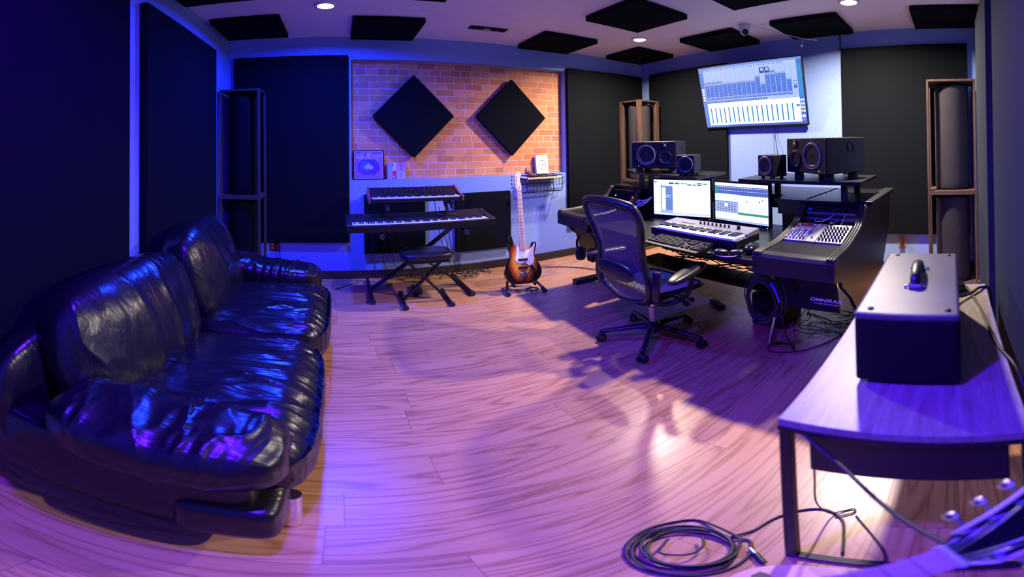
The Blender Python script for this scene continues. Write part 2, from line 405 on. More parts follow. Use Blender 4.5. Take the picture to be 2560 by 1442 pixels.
M['paper'] = mat('printed_paper', (.7, .7, .72), .5, var=.02); M['lens'] = emis('lamp_lens', (1, .96, .9), 14); M['lensblue'] = emis('lamp_lens_blue', (.35, .35, 1), 14); M['lensviolet'] = emis('lamp_lens_violet', (.7, .3, 1), 14)
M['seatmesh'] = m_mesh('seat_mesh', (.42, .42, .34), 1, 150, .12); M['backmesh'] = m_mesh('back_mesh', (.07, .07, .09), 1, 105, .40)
M['chairplastic'] = mat('graphite_chair_plastic', (.010, .010, .014), .30, spec=.45, bump=.04)

# ------------------------------------------------------------------ the room
XL, XR, YB, YN, H = -1.176, 4.05, 4.07, -0.29, 2.61
def struct(name, mb, m, **kw): return tag(mb.build(name, m, **kw), kind='structure')
struct('floor', MB().box(XL-.1, YN-.1, -.06, XR+.1, YB+.2, 0), M['floor'])
struct('ceiling', MB().box(XL-.1, YN-.1, H, XR+.1, YB+.2, H+.08), M['ceil'])
b = MB(); RX0, RX1, RZ0, RZ1 = .142, 2.69, 1.08, 2.36
b.box(XL-.1, YB, 0, RX0, YB+.12, H).box(RX1, YB, 0, XR+.1, YB+.12, H).box(RX0, YB, 0, RX1, YB+.12, RZ0).box(RX0, YB, RZ1, RX1, YB+.12, H)
struct('wall_back', b, M['wall'])
struct('wall_brick', MB().box(RX0-.05, YB+.10, RZ0-.05, RX1+.05, YB+.16, RZ1+.05), M['brick'])
struct('wall_left', MB().box(XL-.1, YN-.1, 0, XL, YB, H), M['wall'])
struct('wall_right', MB().box(XR, YN-.1, 0, XR+.1, YB, H), M['wall'])
struct('wall_near', MB().box(XL, YN-.1, 0, XR, YN, H), M['wall'])
for nm, args in (('baseboard_back', (XL, YB-.012, 0, XR, YB, .095)), ('baseboard_right', (XR-.012, YN, 0, XR, YB-.012, .095))):
    struct(nm, MB().box(*args), M['base'], bevel=.004)

# ------------------------------------------------------------------ acoustic panels
def apanel(x0, y0, z0, x1, y1, z1, label, group):
    g = .004
    if y1 >= 4.07: y0 -= g; y1 -= g
    if x1 >= 4.05: x0 -= g; x1 -= g
    if x0 <= -1.176: x0 += g; x1 += g
    if y0 <= -.289: y0 += g; y1 += g
    if z1 >= 2.61: z0 -= g; z1 -= g
    o = MB().box(x0, y0, z0, x1, y1, z1).build('acoustic_panel', M['panel'], bevel=.008, bseg=3, loc='base')
    if y1 < -.1 and z1 < 2.5: o.data.materials[0] = M['litcloth']  # light falling on the near-wall panels is put into a lighter cloth colour
    return tag(o, label, 'acoustic panel', group)
G1 = 'tall acoustic panels on the walls'
apanel(-1.10, 4.02, .42, .115, 4.07, 2.395, 'tall black cloth acoustic panel left of the brick recess', G1)
apanel(2.70, 4.02, .42, 4.0, 4.07, 2.395, 'tall black cloth acoustic panel right of the brick recess', G1)
apanel(4.0, 2.58, .42, 4.05, 3.88, 2.41, 'tall black acoustic panel partly behind the wall television', G1)
apanel(4.0, -.19, .42, 4.05, 1.135, 2.415, 'tall dark acoustic panel right of the television, above the desk', G1)
apanel(-1.176, 2.10, .42, -1.12, 3.48, 2.36, 'tall black acoustic panel on left wall above sofa, farther one', G1)
apanel(-1.176, .45, .42, -1.12, 1.895, 2.42, 'tall black acoustic panel on left wall cut by left picture edge', G1)
apanel(2.09, -.29, .3, 2.86, -.20, 2.31, 'narrow seen acoustic panel, lit grey, beside the right bass trap', G1)
apanel(.45, -.29, .3, 1.775, -.20, 2.42, 'blue-lit acoustic panel on the wall behind the amplifier table', G1)
G2 = 'small acoustic panels low on the back wall'
apanel(.268, 4.02, .29, .91, 4.07, .93, 'square black acoustic panel low behind the keyboards', G2)
apanel(1.245, 4.02, .25, 1.90, 4.07, .91, 'square black acoustic panel low beside the bass guitar', G2)
for cx, lb in ((.815, 'black diamond hung acoustic panel on brick, left one'), (1.97, 'black diamond hung acoustic panel on brick, right one')):
    o = MB().box(-.318, -.025, -.318, .318, .025, .318).build('acoustic_panel', M['panel'], bevel=.008, bseg=3)
    o.location = (cx, 4.115, 1.755); o.rotation_euler = (0, R(45), 0); tag(o, lb, 'acoustic panel', 'diamond panels on the brick')
    MB().box(-.1, .0255, -.1, .1, .054, .1).build('standoff', M['black'], o)
G3 = 'square acoustic panels on the ceiling'
for x0, x1, y0, y1, lb in [
    (-1.12, -.49, 3.27, 3.88, 'black ceiling panel in the far left corner over the bass trap'),
    (-1.15, -.53, 2.15, 2.79, 'black ceiling panel at the top left, cut by picture edge'),
    (.14, .785, 3.36, 4.0, 'black ceiling panel above the left brick corner'),
    (.15, .81, 2.19, 2.82, 'sliver of black ceiling panel right of the blue lamp'),
    (2.07, 2.715, 2.14, 2.78, 'large looking black ceiling panel in front of the middle lamp'),
    (2.0, 2.67, 3.36, 3.99, 'black ceiling panel above the right end of the brick recess'),
    (3.25, 3.89, 3.31, 3.93, 'black ceiling panel in the corner above the wooden bass trap'),
    (2.12, 2.765, 1.05, 1.69, 'black ceiling panel cut by the top edge near middle right'),
    (3.32, 3.93, 2.06, 2.74, 'black ceiling panel directly left of the security camera'),
    (3.32, 3.95, .98, 1.64, 'black ceiling panel directly right of the security camera'),
    (3.31, 3.92, -.285, .33, 'black ceiling panel at the top right above right bass trap')]:
    apanel(x0, y0, 2.56, x1, y1, 2.61, lb, G3)

# ------------------------------------------------------------------ recessed lamps, vent, camera, wires
for (x, y), c, wts, kd, spr in LAMPS:
    lb = {('blue', 3.09): 'round recessed ceiling lamp glowing blue above the sofa end',
          ('violet', .8): 'round recessed ceiling lamp glowing violet above the near sofa arm',
          ('white', 3.06): 'round white recessed ceiling lamp near the far corner of ceiling',
          ('white', .8): 'round white recessed ceiling lamp cut by the top edge at right'}[(kd, y)]
    t = thing('ceiling_lamp', lb, 'ceiling lamp', (x, y, 2.61), 0, 'recessed ceiling lamps')
    MB().lathe([(.066, -.013), (.070, -.018), (.088, -.013), (.094, -.002), (.094, 0)], seg=40).build('trim_ring', M['white'], t)
    MB().lathe([(.0001, -.0145), (.067, -.0145)], seg=40).build('lens', M['lensblue' if kd == 'blue' else 'lensviolet' if kd == 'violet' else 'lens'], t)
t = thing('ceiling_vent', 'dark rectangular ceiling air vent with torn edges', 'air vent', (1.45, 3.53, 2.61))
b = MB(); b.box(-.2, -.055, -.004, .2, .055, -.001); b.build('duct_opening', M['rubber'], t)
b = MB()
for k in range(14): b.cb((-.18+k*.0275, 0, -.010), (.004, .10, .012), (0, R(25), 0))
b.build('louver', M['blackmetal'], t)
MB().box(-.05, -.03, -.016, .02, .03, -.008).build('damper', M['steel'], t)
t = thing('security_camera', 'white dome security camera on the ceiling with short cable', 'security camera', (3.33, 1.915, 2.61), R(20))
MB().lathe([(.0001, 0), (.056, 0), (.058, -.02), (.052, -.055), (.048, -.06)], seg=32).build('mount', M['white'], t)
MB().ball((-.012, 0, -.065), (.047, .047, .05), 24).build('dome', M['white'], t)
d = Vector((-.75, -.35, -.55)).normalized(); p = Vector((-.012, 0, -.065))
MB().cyl(p + d*.022, p + d*.052, .034, .030, 28).build('lens_window', M['gloss'], t)
t = thing('camera_cable', 'thin white cable hanging from the ceiling beside the security camera', 'cable', (3.33, 1.86, 2.6))
MB().tube([(0, 0, -.01), (.12, -.12, -.03), (.26, -.27, -.075), (.40, -.41, -.105), (.50, -.49, -.10)], .0045, 8).tube([(.26, -.27, -.075), (.25, -.26, -.10)], .006, 8).tube([(.40, -.41, -.105), (.39, -.40, -.14), (.385, -.395, -.175)], .004, 8).build('wire', M['white'], t)
MB().cyl((.49, -.485, -.10), (.52, -.51, -.10), .011, seg=12).build('connector', M['white'], t)
MB().cyl((.385, -.395, -.17), (.382, -.392, -.195), .008, seg=12).build('connector', M['white'], t)
t = MB().tube([(4.045, 1.16, 2.61), (4.045, 1.15, 2.5), (4.045, 1.155, 2.41)], .006, 8).build('wall_cable', M['cable'], loc='base'); tag(t, 'black cable down the wall from ceiling to panel right of television', 'cable')

def outlet(label, loc, rz, w, h, plate, cols):
    t = thing('wall_outlet', label, 'outlet', loc, rz)
    MB().box(-w/2, -.006, -h/2, w/2, 0, h/2).build('cover_plate', plate, t, bevel=.002)
    for cx, m in cols:
        b = MB()
        for z in (-.02, .02): b.cyl((cx, -.0075, z), (cx, -.005, z), .015, seg=20)
        b.build('socket', m, t)
    return t
t = outlet('brown double wall outlet with orange sockets under the left panel', (-.665, 4.07, .365), 0, .115, .115, M['outlet'], [(-.028, M['orange']), (.028, M['outlet'])])
MB().box(.012, -.035, -.005, .042, -.008, .035).build('plug', M['rubber'], t, bevel=.004)
MB().tube([(.03, -.03, .0), (.05, -.05, -.03), (.062, -.055, -.12), (.062, -.05, -.25), (.03, -.1, -.355)], .004).build('cord', M['cable'], t)
t = outlet('copper framed wall outlet with two plugs below the right wall panel', (4.05, .52, .325), R(-90), .078, .13, M['copper'], [(0, M['outlet'])])
MB().box(-.018, -.04, -.028, .018, -.008, -.006).box(-.018, -.04, .008, .018, -.008, .03).build('plug', M['rubber'], t, bevel=.004)
MB().tube([(-.005, -.035, -.015), (-.012, -.05, -.06), (-.02, -.05, -.14), (-.05, -.06, -.30)], .004).tube([(.01, -.035, .015), (.015, -.055, -.04), (.0, -.055, -.12), (.03, -.06, -.30)], .004).build('cord', M['cable'], t)

# ------------------------------------------------------------------ bass traps: framed cloth cylinders stacked in the corners
def trap(x0, y0, z0, x1, y1, z1, m, label, g, px=.022, py=.045):
    w_, d_, h_ = x1-x0, y1-y0, z1-z0
    t = thing('bass_trap', label, 'bass trap', ((x0+x1)/2, (y0+y1)/2, z0), 0, g)
    MB().box(-w_/2, -d_/2, h_-.020, w_/2, d_/2, h_).build('top_board', m, t, bevel=.002)
    MB().box(-w_/2, -d_/2, 0, w_/2, d_/2, .020).build('bottom_board', m, t, bevel=.002)
    for sx in (-1, 1):
        for sy in (-1, 1):
            MB().cb((sx*(w_/2-px/2), sy*(d_/2-py/2), h_/2), (px, py, h_-.0402)).build('post', m, t, bevel=.002)
    r = min(w_, d_)/2*.80
    def wr(p): return r*(1+.006*noise.noise(Vector(p)*9))
    prof = [(.0001, .024), (r*.97, .024), (r, .04)] + [(r*(1+.004*math.sin(k*1.7)), .04+(h_-.11)*k/14) for k in range(1, 15)] + [(r*.985, h_-.06), (r*.9, h_-.045), (.0001, h_-.04)]
    MB().lathe(prof, seg=40).build('cloth_cylinder', M['panel'] if m is M['darkwood'] else M['trapcloth'], t)
    return t
trap(-1.15, 3.66, 0, -.745, 4.015, .94, M['darkwood'], 'dark framed bass trap in far left corner behind sofa, lower', 'bass traps in the left corner')
trap(-1.15, 3.66, .94, -.745, 4.015, 2.0, M['darkwood'], 'dark framed bass trap in far left corner, upper of two', 'bass traps in the left corner')
trap(3.52, 3.60, 0, 3.90, 3.99, .93, M['trapwood'], 'wood framed bass trap in corner behind desk, lower of two', 'bass traps in the far corner', .055, .055)
trap(3.52, 3.60, .93, 3.90, 3.99, 2.0, M['trapwood'], 'brown wood framed grey bass trap above the left speaker', 'bass traps in the far corner', .055, .055)
trap(3.57, -.24, 0, 3.97, .212, .92, M['trapwood'], 'wood framed bass trap at right wall behind amplifier, lower', 'bass traps at the right', .07, .020)
trap(3.57, -.24, .92, 3.97, .212, 1.97, M['trapwood'], 'wood framed bass trap at right with black cloth cylinder, upper', 'bass traps at the right', .07, .020)
# ------------------------------------------------------------------ sofa
def fold(p, s, amp, sc=1.0, seed=0.0):
    q = Vector((p.x*s[0], p.y*s[1], p.z*s[2])) + Vector((seed, seed*1.7, -seed))
    q = q + 0.25*noise.noise_vector(Vector((p.x*5, p.y*5, p.z*5)) + Vector((seed,)*3))
    a = 1-abs(noise.noise(q))*2
    b = 1-abs(noise.noise(q*2.1))*2
    return amp*(a*a*a*.7 + b*.3 - .35)
SOFA_L = 'long black leather sofa with pillow arms along the left wall'
sofa = thing('leather_sofa', SOFA_L, 'sofa', (-.6, 1.9, 0))
# local: x + towards the room (front edge +.54), y -1.08 (near) .. +1.0 (far)
def frm():
    b = MB(); b.cushion((-.02, -.04, .20), (.50, 1.02, .085), 9, 16)
    return b
frm().build('base', M['leather'], sofa)
b = MB(); b.cushion((-.385, -.04, .41), (.095, 1.04, .33), 4, 30, (0, R(-9), 0)); b.build('back_frame', M['leather'], sofa)
def seatfn(seed, ends):
    def fn(p, n):
        up = max(0, n.z)
        crown = .03*max(0, 1-(p.x/.37)**2)*max(0, 1-(p.y/.45)**2)
        d = fold(p, (2.4, 14, 1), .022, seed=seed)*up*(0.25+.75*min(1, max(0, (p.x+.15)/.35)))*(1-.35*max(0, (p.x-.2)/.15))
        d += fold(p, (3, 22, 3), .007, seed=seed+5)*max(0, n.x)
        drop = -.05*max(0, (p.x-.22)/.13)**2 if n.z > .3 else 0
        return p + n*d + Vector((0, 0, crown*up+drop))
    return fn
MB().cushion((.185, .435, .335), (.365, .455, .125), 5, 110, fn=seatfn(1, 0)).build('seat_cushion', M['leather'], sofa)
MB().cushion((.175, -.50, .325), (.365, .485, .125), 5, 110, fn=seatfn(7, 0)).build('seat_cushion', M['leather'], sofa)
def backfn(seed):
    def fn(p, n):
        f = max(0, n.x)
        d = fold(p, (1.2, 4.6, 1.0), .024, seed=seed)*(f*.8+.3)*(.45+.55*min(1, max(0, .5+p.y*1.6+.3*math.sin(seed))))
        bulge = .05*max(0, 1-(p.y/.42)**2)*max(0, 1-(p.z/.32)**2)
        return p + n*d + Vector((bulge*f, 0, 0))
    return fn
b = MB(); b.cushion((-.245, .50, .645), (.125, .435, .31), 3.6, 90, (0, R(-20), R(2)), fn=backfn(3)); b.build('back_cushion', M['leather'], sofa)
b = MB(); b.cushion((-.245, -.44, .612), (.13, .475, .295), 3.3, 90, (R(1.5), R(-21), R(-3)), fn=backfn(11)); b.build('back_cushion', M['leather'], sofa)
def armfn(seed, hi):
    def fn(p, n):
        d = fold(p, (9, 4, 4), .017, seed=seed)*(.4+.6*max(0, n.z))
        z = hi*max(0, (-p.x)/.4)
        return p + n*d + Vector((0, 0, z))
    return fn
MB().cushion((.145, -.955, .462), (.335, .160, .110), 3.4, 90, (R(6), R(1), R(2)), fn=armfn(2, .03)).build('arm_cushion', M['leather'], sofa)
MB().cushion((.10, .855, .485), (.385, .165, .105), 3.4, 80, (0, R(3), R(-2)), fn=armfn(9, .07)).build('arm_cushion', M['leather'], sofa)
MB().cushion((-.03, -1.0, .27), (.44, .07, .15), 8, 16).build('side_panel', M['leather'], sofa)
MB().cushion((-.03, .93, .27), (.44, .07, .15), 8, 16).build('side_panel', M['leather'], sofa)
MB().cushion((.35, -.985, .20), (.125, .115, .09), 6, 14).build('corner_block', M['leather'], sofa)
for x, y in ((.475, -.915), (-.40, -.915), (.475, .86), (-.40, .86)):
    MB().cyl((x, y, .012), (x, y, .20), .028, seg=28).build('chrome_leg', M['chrome'], sofa)

# ------------------------------------------------------------------ side table with drawer, amplifier
tb = thing('side_table', 'grey topped side table with black metal frame along the right wall', 'table', (1.22, .10, 0))
MB().box(-.51, -.245, .715, .51, .25, .74).build('table_top', M['tabletop'], tb, bevel=.002)
MB().box(-.512, -.247, .700, .512, .252, .7148).build('frame', M['blackmetal'], tb, bevel=.002)
for sx in (-1, 1):
    x = sx*.497
    for sy in (-1, 1):
        MB().box(x-.013, sy*.236-.013, .013, x+.013, sy*.236+.013, .70).build('leg', M['blackmetal'], tb, bevel=.002)
    MB().box(x-.013, -.249, 0, x+.013, .249, .0125).build('foot_bar', M['blackmetal'], tb, bevel=.002)
b = MB(); b.box(-.495, -.20, .545, .48, .19, .699); b.build('drawer_box', M['vinyl'], tb, bevel=.004)
am = thing('amplifier_head', 'black guitar amplifier head with sheen-greyed top and strap handle standing on the side table', 'amplifier', (1.195, .108, .74))
MB().box(-.28, -.124, .012, .28, .132, .222).build('cabinet', M['tolex'], am, bevel=.012, bseg=3)
MB().box(-.281, -.125, .214, .281, .133, .234).build('top_panel', M['sheentop'], am, bevel=.008)  # lamp sheen on the top is partly painted in as a greyer base colour
MB().box(.281, -.10, .03, .287, .10, .205).build('rear_grille', M['panel'], am)
for sx in (-1, 1):
    for sy in (-1, 1):
        MB().cyl((sx*.24, sy*.09, 0), (sx*.24, sy*.09, .0118), .016, seg=16).build('foot', M['rubber'], am)
        MB().lathe([(.0001, .0045), (.007, .004), (.009, .0005), (.009, -.001)], (sx*.250, sy*.095, .234), seg=16).build('screw', M['blackmetal'], am)
hd = MB().tube([(-.085, .0, .242), (-.065, .0, .268), (0, .0, .280), (.065, .0, .268), (.085, .0, .242)], .015, 14, flat=.5, up=(0, 0, 1)).build('handle', M['vinyl'], am)
for s_ in (-1, 1):
    MB().box(s_*.088-.009, -.020, .2342, s_*.088+.009, .020, .248).build('handle_mount', M['chrome'], hd, bevel=.004)
    MB().ball((s_*.088, -.027, .239), .005, 12).build('rivet', M['chrome'], hd); MB().ball((s_*.088, .027, .239), .005, 12).build('rivet', M['chrome'], hd)
t = MB().tube([(1.49, .03, .80), (1.54, -.03, .76), (1.60, -.08, .752), (1.66, -.12, .75), (1.70, -.165, .70), (1.70, -.17, .4), (1.72, -.17, .03)], .006, 8).build('cable', M['cable'], loc='base')
tag(t, 'thick black cord running over the table end behind the amplifier', 'cable')
t = MB().tube([(1.68, -.06, .747), (1.45, -.10, .747), (1.15, -.128, .747), (.95, -.165, .735), (.80, -.178, .5), (.62, -.18, .1)], .0055, 8).build('cable', M['cable'], loc='base')
tag(t, 'black cord trailing along the wall side edge of the side table', 'cable')
t = thing('guitar_pedal', 'small dark pedal box with shiny knob at far table end', 'effects pedal', (1.66, .0, .74), R(10))
MB().box(-.035, -.05, 0, .035, .05, .035).build('housing', M['gloss'], t, bevel=.004)
MB().cyl((-.01, .03, .035), (-.01, .03, .052), .010, seg=16).build('knob', M['chrome'], t)

# ------------------------------------------------------------------ studio desk (local x: along the desk from its left end, y: depth, front = -y)
DL = Vector((1.985, 3.15, 0)); DRZ = R(-92.6)
desk = thing('studio_desk', 'large black studio desk with two equipment bays and raised speaker bridge', 'desk', DL, DRZ)
def dk(x, y, z=0):
    c, s = math.cos(DRZ), math.sin(DRZ); return Vector((DL.x + x*c - y*s, DL.y + x*s + y*c, z))
W = 2.57
MB().box(.48, .03, .695, 2.09, .98, .73).build('desktop', M['lam'], desk, bevel=.004)
side = [(.0, .665), (.0, .775), (.02, .79), (.22, .795), (.50, .855), (.60, .93), (.66, .985), (.72, .998), (1.40, .998), (1.36, .72), (1.10, .44), (1.02, .06), (.62, .06), (.28, .47), (.12, .60), (.10, .64)]
side_in = side[:-6] + [(1.0, .60), (.12, .60), (.10, .64)]
for x in (.0, 2.546):
    MB().prism(side, 'yz', x, x+.024).build('side_panel', M['lam'], desk, bevel=.003)
for x in (.456, 2.09):
    MB().prism(side_in, 'yz', x, x+.024).build('side_panel', M['lam'], desk, bevel=.003)
MB().box(-.04, .17, 0, .04, 1.10, .05).build('foot_bar', M['blackmetal'], desk, bevel=.008)
MB().box(2.53, .50, 0, 2.60, 1.10, .05).build('foot_bar', M['blackmetal'], desk, bevel=.008)
MB().box(.0, .46, .05, .03, .56, .60).build('post', M['blackmetal'], desk, bevel=.004)
prof = [(.0, .705), (.006, .775), (.03, .792), (.22, .798), (.36, .823), (.50, .860), (.56, .895), (.60, .935), (.64, .985)]
def padedge(x0, x1):
    b = MB()
    for k in range(3):
        xx = x0 + (x1-x0)*(k+.5)/3
        b.tube([(xx, p[0], p[1]+.003) for p in prof], (x1-x0)/5.2, 8, n=4)
    return b
for x0, x1 in ((.0, .05), (.43, .48), (2.09, 2.14), (2.52, 2.57)):
    padedge(x0, x1).build('padded_edge', M['padedge'], desk)
for x0 in (.05, 2.14):
    x1 = x0+.38
    b = MB(); b.prism([(.0, .665), (.0, .775), (.012, .79), (.03, .794), (.27, .803), (.27, .785), (.03, .66)], 'yz', x0, x1); b.build('bay_top', M['lam'], desk, bevel=.004)
    MB().prism([(-.006, .668), (-.006, .772), (.008, .789), (.03, .797), (.055, .798), (.055, .79), (.012, .77), (.012, .668)], 'yz', x0-.05, x1+.05).build('front_bolster', M['padedge'], desk, bevel=.006)
    MB().prism([(.13, .665), (.15, .665), (.235, .385), (.215, .385)], 'yz', x0, x1).build('lower_panel', M['lam'], desk, bevel=.002)
    MB().box(x0, .30, .62, x1, .98, .64).build('bay_floor', M['lam'], desk)
MB().prism([(-.03, .68), (.58, .68), (.60, .90), (1.84, .90), (1.86, .68), (2.60, .68), (2.60, 1.42), (-.03, 1.42)], 'xy', .972, .998).build('bridge_shelf', M['lam'], desk, bevel=.004)
for x0, x1, y in ((.0, .56, .70), (1.88, 2.57, .70), (.56, 1.88, .92)):
    MB().box(x0, y, .885, x1, y+.02, .971).build('bridge_fascia', M['lam'], desk, bevel=.002)
MB().box(2.52, .66, .9985, 2.605, 1.42, 1.008).build('bridge_edge_trim', M['padedge'], desk, bevel=.003)
for x in (.60, 1.90):
    MB().box(x-.015, .76, .7305, x+.015, .96, .971).build('bridge_support', M['lam'], desk)
MB().box(.48, .90, .35, 2.09, .92, .60).build('modesty_panel', M['lam'], desk)
MB().box(.48, .55, .30, 2.09, .85, .315).build('cable_shelf', M['lam'], desk)
# right bay equipment
b = MB(); b.box(2.145, .615, .845, 2.515, .64, .965); pb = b.build('patch_bay', M['gloss'], desk, bevel=.002)
for z in (.925, .885):
    MB().box(2.155, .609, z-.008, 2.505, .614, z+.008).build('jack_strip', M['navy'], pb)
for z in (.929, .889):
    for k in range(24):
        MB().cyl((2.165+k*.0144, .6065, z), (2.165+k*.0144, .6088, z), .0026, seg=8).build('jack', M['gloss'], pb)
MB().box(2.17, .606, .944, 2.19, .614, .958).build('button', M['bluek'], pb)
MB().tube([(2.355, .60, .922), (2.33, .54, .90), (2.29, .53, .885), (2.24, .55, .878), (2.22, .60, .884)], .0025, 6).build('patch_lead', mat('pale_blue_lead', (.25, .6, .75), .4), pb)
MB().tube([(2.435, .60, .922), (2.43, .54, .88), (2.40, .51, .845), (2.36, .52, .84), (2.35, .56, .86), (2.38, .60, .882)], .0022, 6).build('patch_lead', mat('cream_lead', (.75, .68, .5), .4), pb)
def rackunit(x0, x1, y, z0, z1, m, led=None, label=None):
    u = MB().box(x0, y, z0, x1, y+.16, z1).build('rack_unit', m, desk, bevel=.003)
    if led: MB().ball((x0+led[0], y-.003, (z0+z1)/2), .006, 12).build('indicator', led[1], u)
    return u
LB = emis('blue_indicator', (.15, .25, 1), 14); LR = emis('red_indicator', (1, .05, .05), 10); LG = emis('green_indicator', (.1, 1, .3), 4); LM = emis('magenta_indicator', (.9, .1, .9), 3)
rackunit(2.15, 2.31, .60, .80, .838, M['gloss'], (.09, LB)); rackunit(2.33, 2.51, .60, .80, .838, M['navy'], (.05, LB))
def modules(x0, x1, colors, label, face):
    """sloping control surface with knobs, lying on the bay"""
    A = Vector((x0, .275, .808)); sl = math.atan2(.058, .22)
    Mx = T(x0, .275, .808) @ Matrix.Rotation(sl, 4, 'X'); wd = x1-x0
    b = MB(); b.box(0, 0, -.02, wd, .235, .006, Mx); m = b.build('control_module', face, desk, bevel=.002)
    m['label'] = label
    for (u, v, c, r, h) in colors:
        k = MB(); k.cyl(Mx @ Vector((u*wd, v*.235, .007)), Mx @ Vector((u*wd, v*.235, .007+h)), r, r*.8, 14); k.build('knob', c, m)
    return m
rr = random.Random(3)
cl = [(.08+.84*i/5, .12+.8*j/6, rr.choice([M['bluek'], M['white'], M['white'], M['navy'], M['silver']]), .007, .013) for i in range(6) for j in range(4)]
cl += [(.45+.16*i, .86, M['red'], .008, .014) for i in range(3)] + [(.12, .8, M['red'], .006, .012), (.3, .85, M['black'], .007, .014), (.62, .96, M['black'], .012, .016)]
modules(2.145, 2.275, cl, 'pale faced module crowded with blue, white and red knobs', M['brushed'])
modules(2.28, 2.345, [(.5, .2, M['silver'], .006, .01), (.5, .93, M['silver'], .005, .01)], 'plain grey blank module', M['brushed'])
modules(2.35, 2.515, [(.1+.8*i/6, .12+.66*j/4, M['black'], .007, .015) for i in range(7) for j in range(5)] + [(.15, .97, M['black'], .013, .016), (.8, .92, M['red'], .005, .01)], 'pale module with rows of black knobs', M['brushed'])
# left bay equipment: rack gear, badge
rackunit(.055, .225, .62, .84, .96, M['gloss'], (.05, LG)); rackunit(.235, .425, .62, .84, .96, M['gloss'], (.13, LR)); rackunit(.055, .425, .60, .80, .832, M['black'])
lettering('OMNIRAX', .036, M['paper'], desk, T(2.445, .183, .475) @ Matrix.Rotation(R(17), 4, 'X') @ FRONT, shear=.25, bold=.0008, sx=1.15)['label'] = 'maker lettering on the lower panel'
lettering('STUDIO FURNITURE', .013, M['paper'], desk, T(2.445, .190, .448) @ Matrix.Rotation(R(17), 4, 'X') @ FRONT, sx=1.25)

# speaker bridge tops on posts
def bridge(name, label, poly, posts):
    t = thing(name, label, 'shelf', (0, 0, 1.0))
    c = Vector((sum(p[0] for p in poly)/len(poly), sum(p[1] for p in poly)/len(poly), 1.0)); t.location = c
    MB().prism([(p[0]-c.x, p[1]-c.y) for p in poly], 'xy', .118, .142).build('shelf_board', M['lam'], t, bevel=.003)
    for x, y in posts:
        MB().box(x-c.x-.02, y-c.y-.02, 0, x-c.x+.02, y-c.y+.02, .1175).build('post', M['blackmetal'], t)
    return t
bridge('speaker_shelf', 'black speaker shelf on posts over the left half of the desk', [(2.50, 1.91), (3.10, 2.02), (3.16, 3.10), (2.93, 3.22), (2.69, 2.84)], [(2.76, 2.80), (2.97, 2.08), (3.05, 2.2), (3.08, 2.98)])
bridge('speaker_shelf', 'black speaker shelf on posts over the right half of the desk', [(2.50, .585), (3.02, .58), (3.14, 1.60), (2.52, 1.53)], [(2.88, 1.37), (2.62, .735), (2.98, .73), (3.03, 1.53)])

# ------------------------------------------------------------------ loudspeakers
def driver(b_, parent, x, z, r, ring, dust, y=0):
    s = MB(); s.lathe([(r*1.0, .0), (r*1.0, -.006), (r*.93, -.007), (r*.88, -.003), (r*.80, -.005), (r*.74, .002), (r*.36, .028)], (x, y, z), 'y', 40)
    c = s.build('driver_cone', M['cone'], parent)
    MB().lathe([(r*1.10, .001), (r*1.10, -.004), (r*1.0, -.0075), (r*.98, -.004)], (x, y, z), 'y', 40).build('driver_ring', ring, c)
    MB().ball((x, y+.024, z), (r*.37, r*.30, r*.37), 20).build('dust_cap', dust, c)
def big_speaker(label, loc, rz, flip):
    t = thing('studio_monitor_speaker', label, 'loudspeaker', loc, rz, 'large studio speakers')
    b = MB(); b.box(-.225, 0, .045, .225, .38, .300); b.build('cabinet', M['black'], t, bevel=.006)
    MB().box(-.222, -.004, .048, .222, 0, .297).build('baffle', M['black'], t, bevel=.002)
    s = -1 if flip else 1
    driver(b, t, s*.075, .172, .088, M['silver'], M['gloss'], -.005)
    driver(b, t, -s*.118, .145, .060, M['black'], M['steel'], -.005)
    tw = MB().box(-s*.118-.027, -.010, .232, -s*.118+.027, -.004, .286).build('tweeter_plate', M['black'], t, bevel=.004)
    MB().ball((-s*.118, -.011, .259), (.013, .008, .013), 16).build('tweeter_dome', M['steel'], tw)
    for x in (-.212, -.07, .07, .212):
        for z in (.06, .286): MB().cyl((x, -.0055, z), (x, -.004, z), .0035, seg=10).build('screw', M['steel'], t)
    MB().ball((s*.150, -.005, .066), .003, 8).build('indicator', LG, t)
    MB().lathe([(.032, 0), (.036, .004), (.030, .006), (.022, -.03), (.0001, -.03)], (.225, .23, .235), 'x', 24).build('bass_port', M['rubber'], t)
    for x in (-.17, .17):
        for y in (.07, .31): MB().cyl((x, y, .0), (x, y, .045), .038, .034, 24).build('isolation_foot', M['rubber'], t)
    return t
big_speaker('large black speaker lying on the left shelf, wooden trap behind it', (2.70, 2.575, 1.142), R(-65), True)
big_speaker('large black two-driver speaker on the right shelf', (2.62, 1.02, 1.142), R(-120), False)
def cube(label, loc, rz, ring):
    t = thing('cube_speaker', label, 'loudspeaker', loc, rz, 'small cube speakers')
    MB().box(-.083, 0, .014, .083, .15, .178).build('cabinet', M['black'], t, bevel=.006)
    driver(None, t, 0, .096, .066, ring, M['cone'], -.001)
    for x in (-.055, .055):
        for y in (.03, .12): MB().cyl((x, y, 0), (x, y, .014), .014, seg=14).build('foot', M['rubber'], t)
cube('small black cube speaker beside the large speaker on left shelf', (2.58, 2.09, 1.142), R(-76), M['navy'])
cube('small cube speaker with pale ringed cone at left end of right shelf', (2.62, 1.35, 1.142), R(-110), M['silver'])

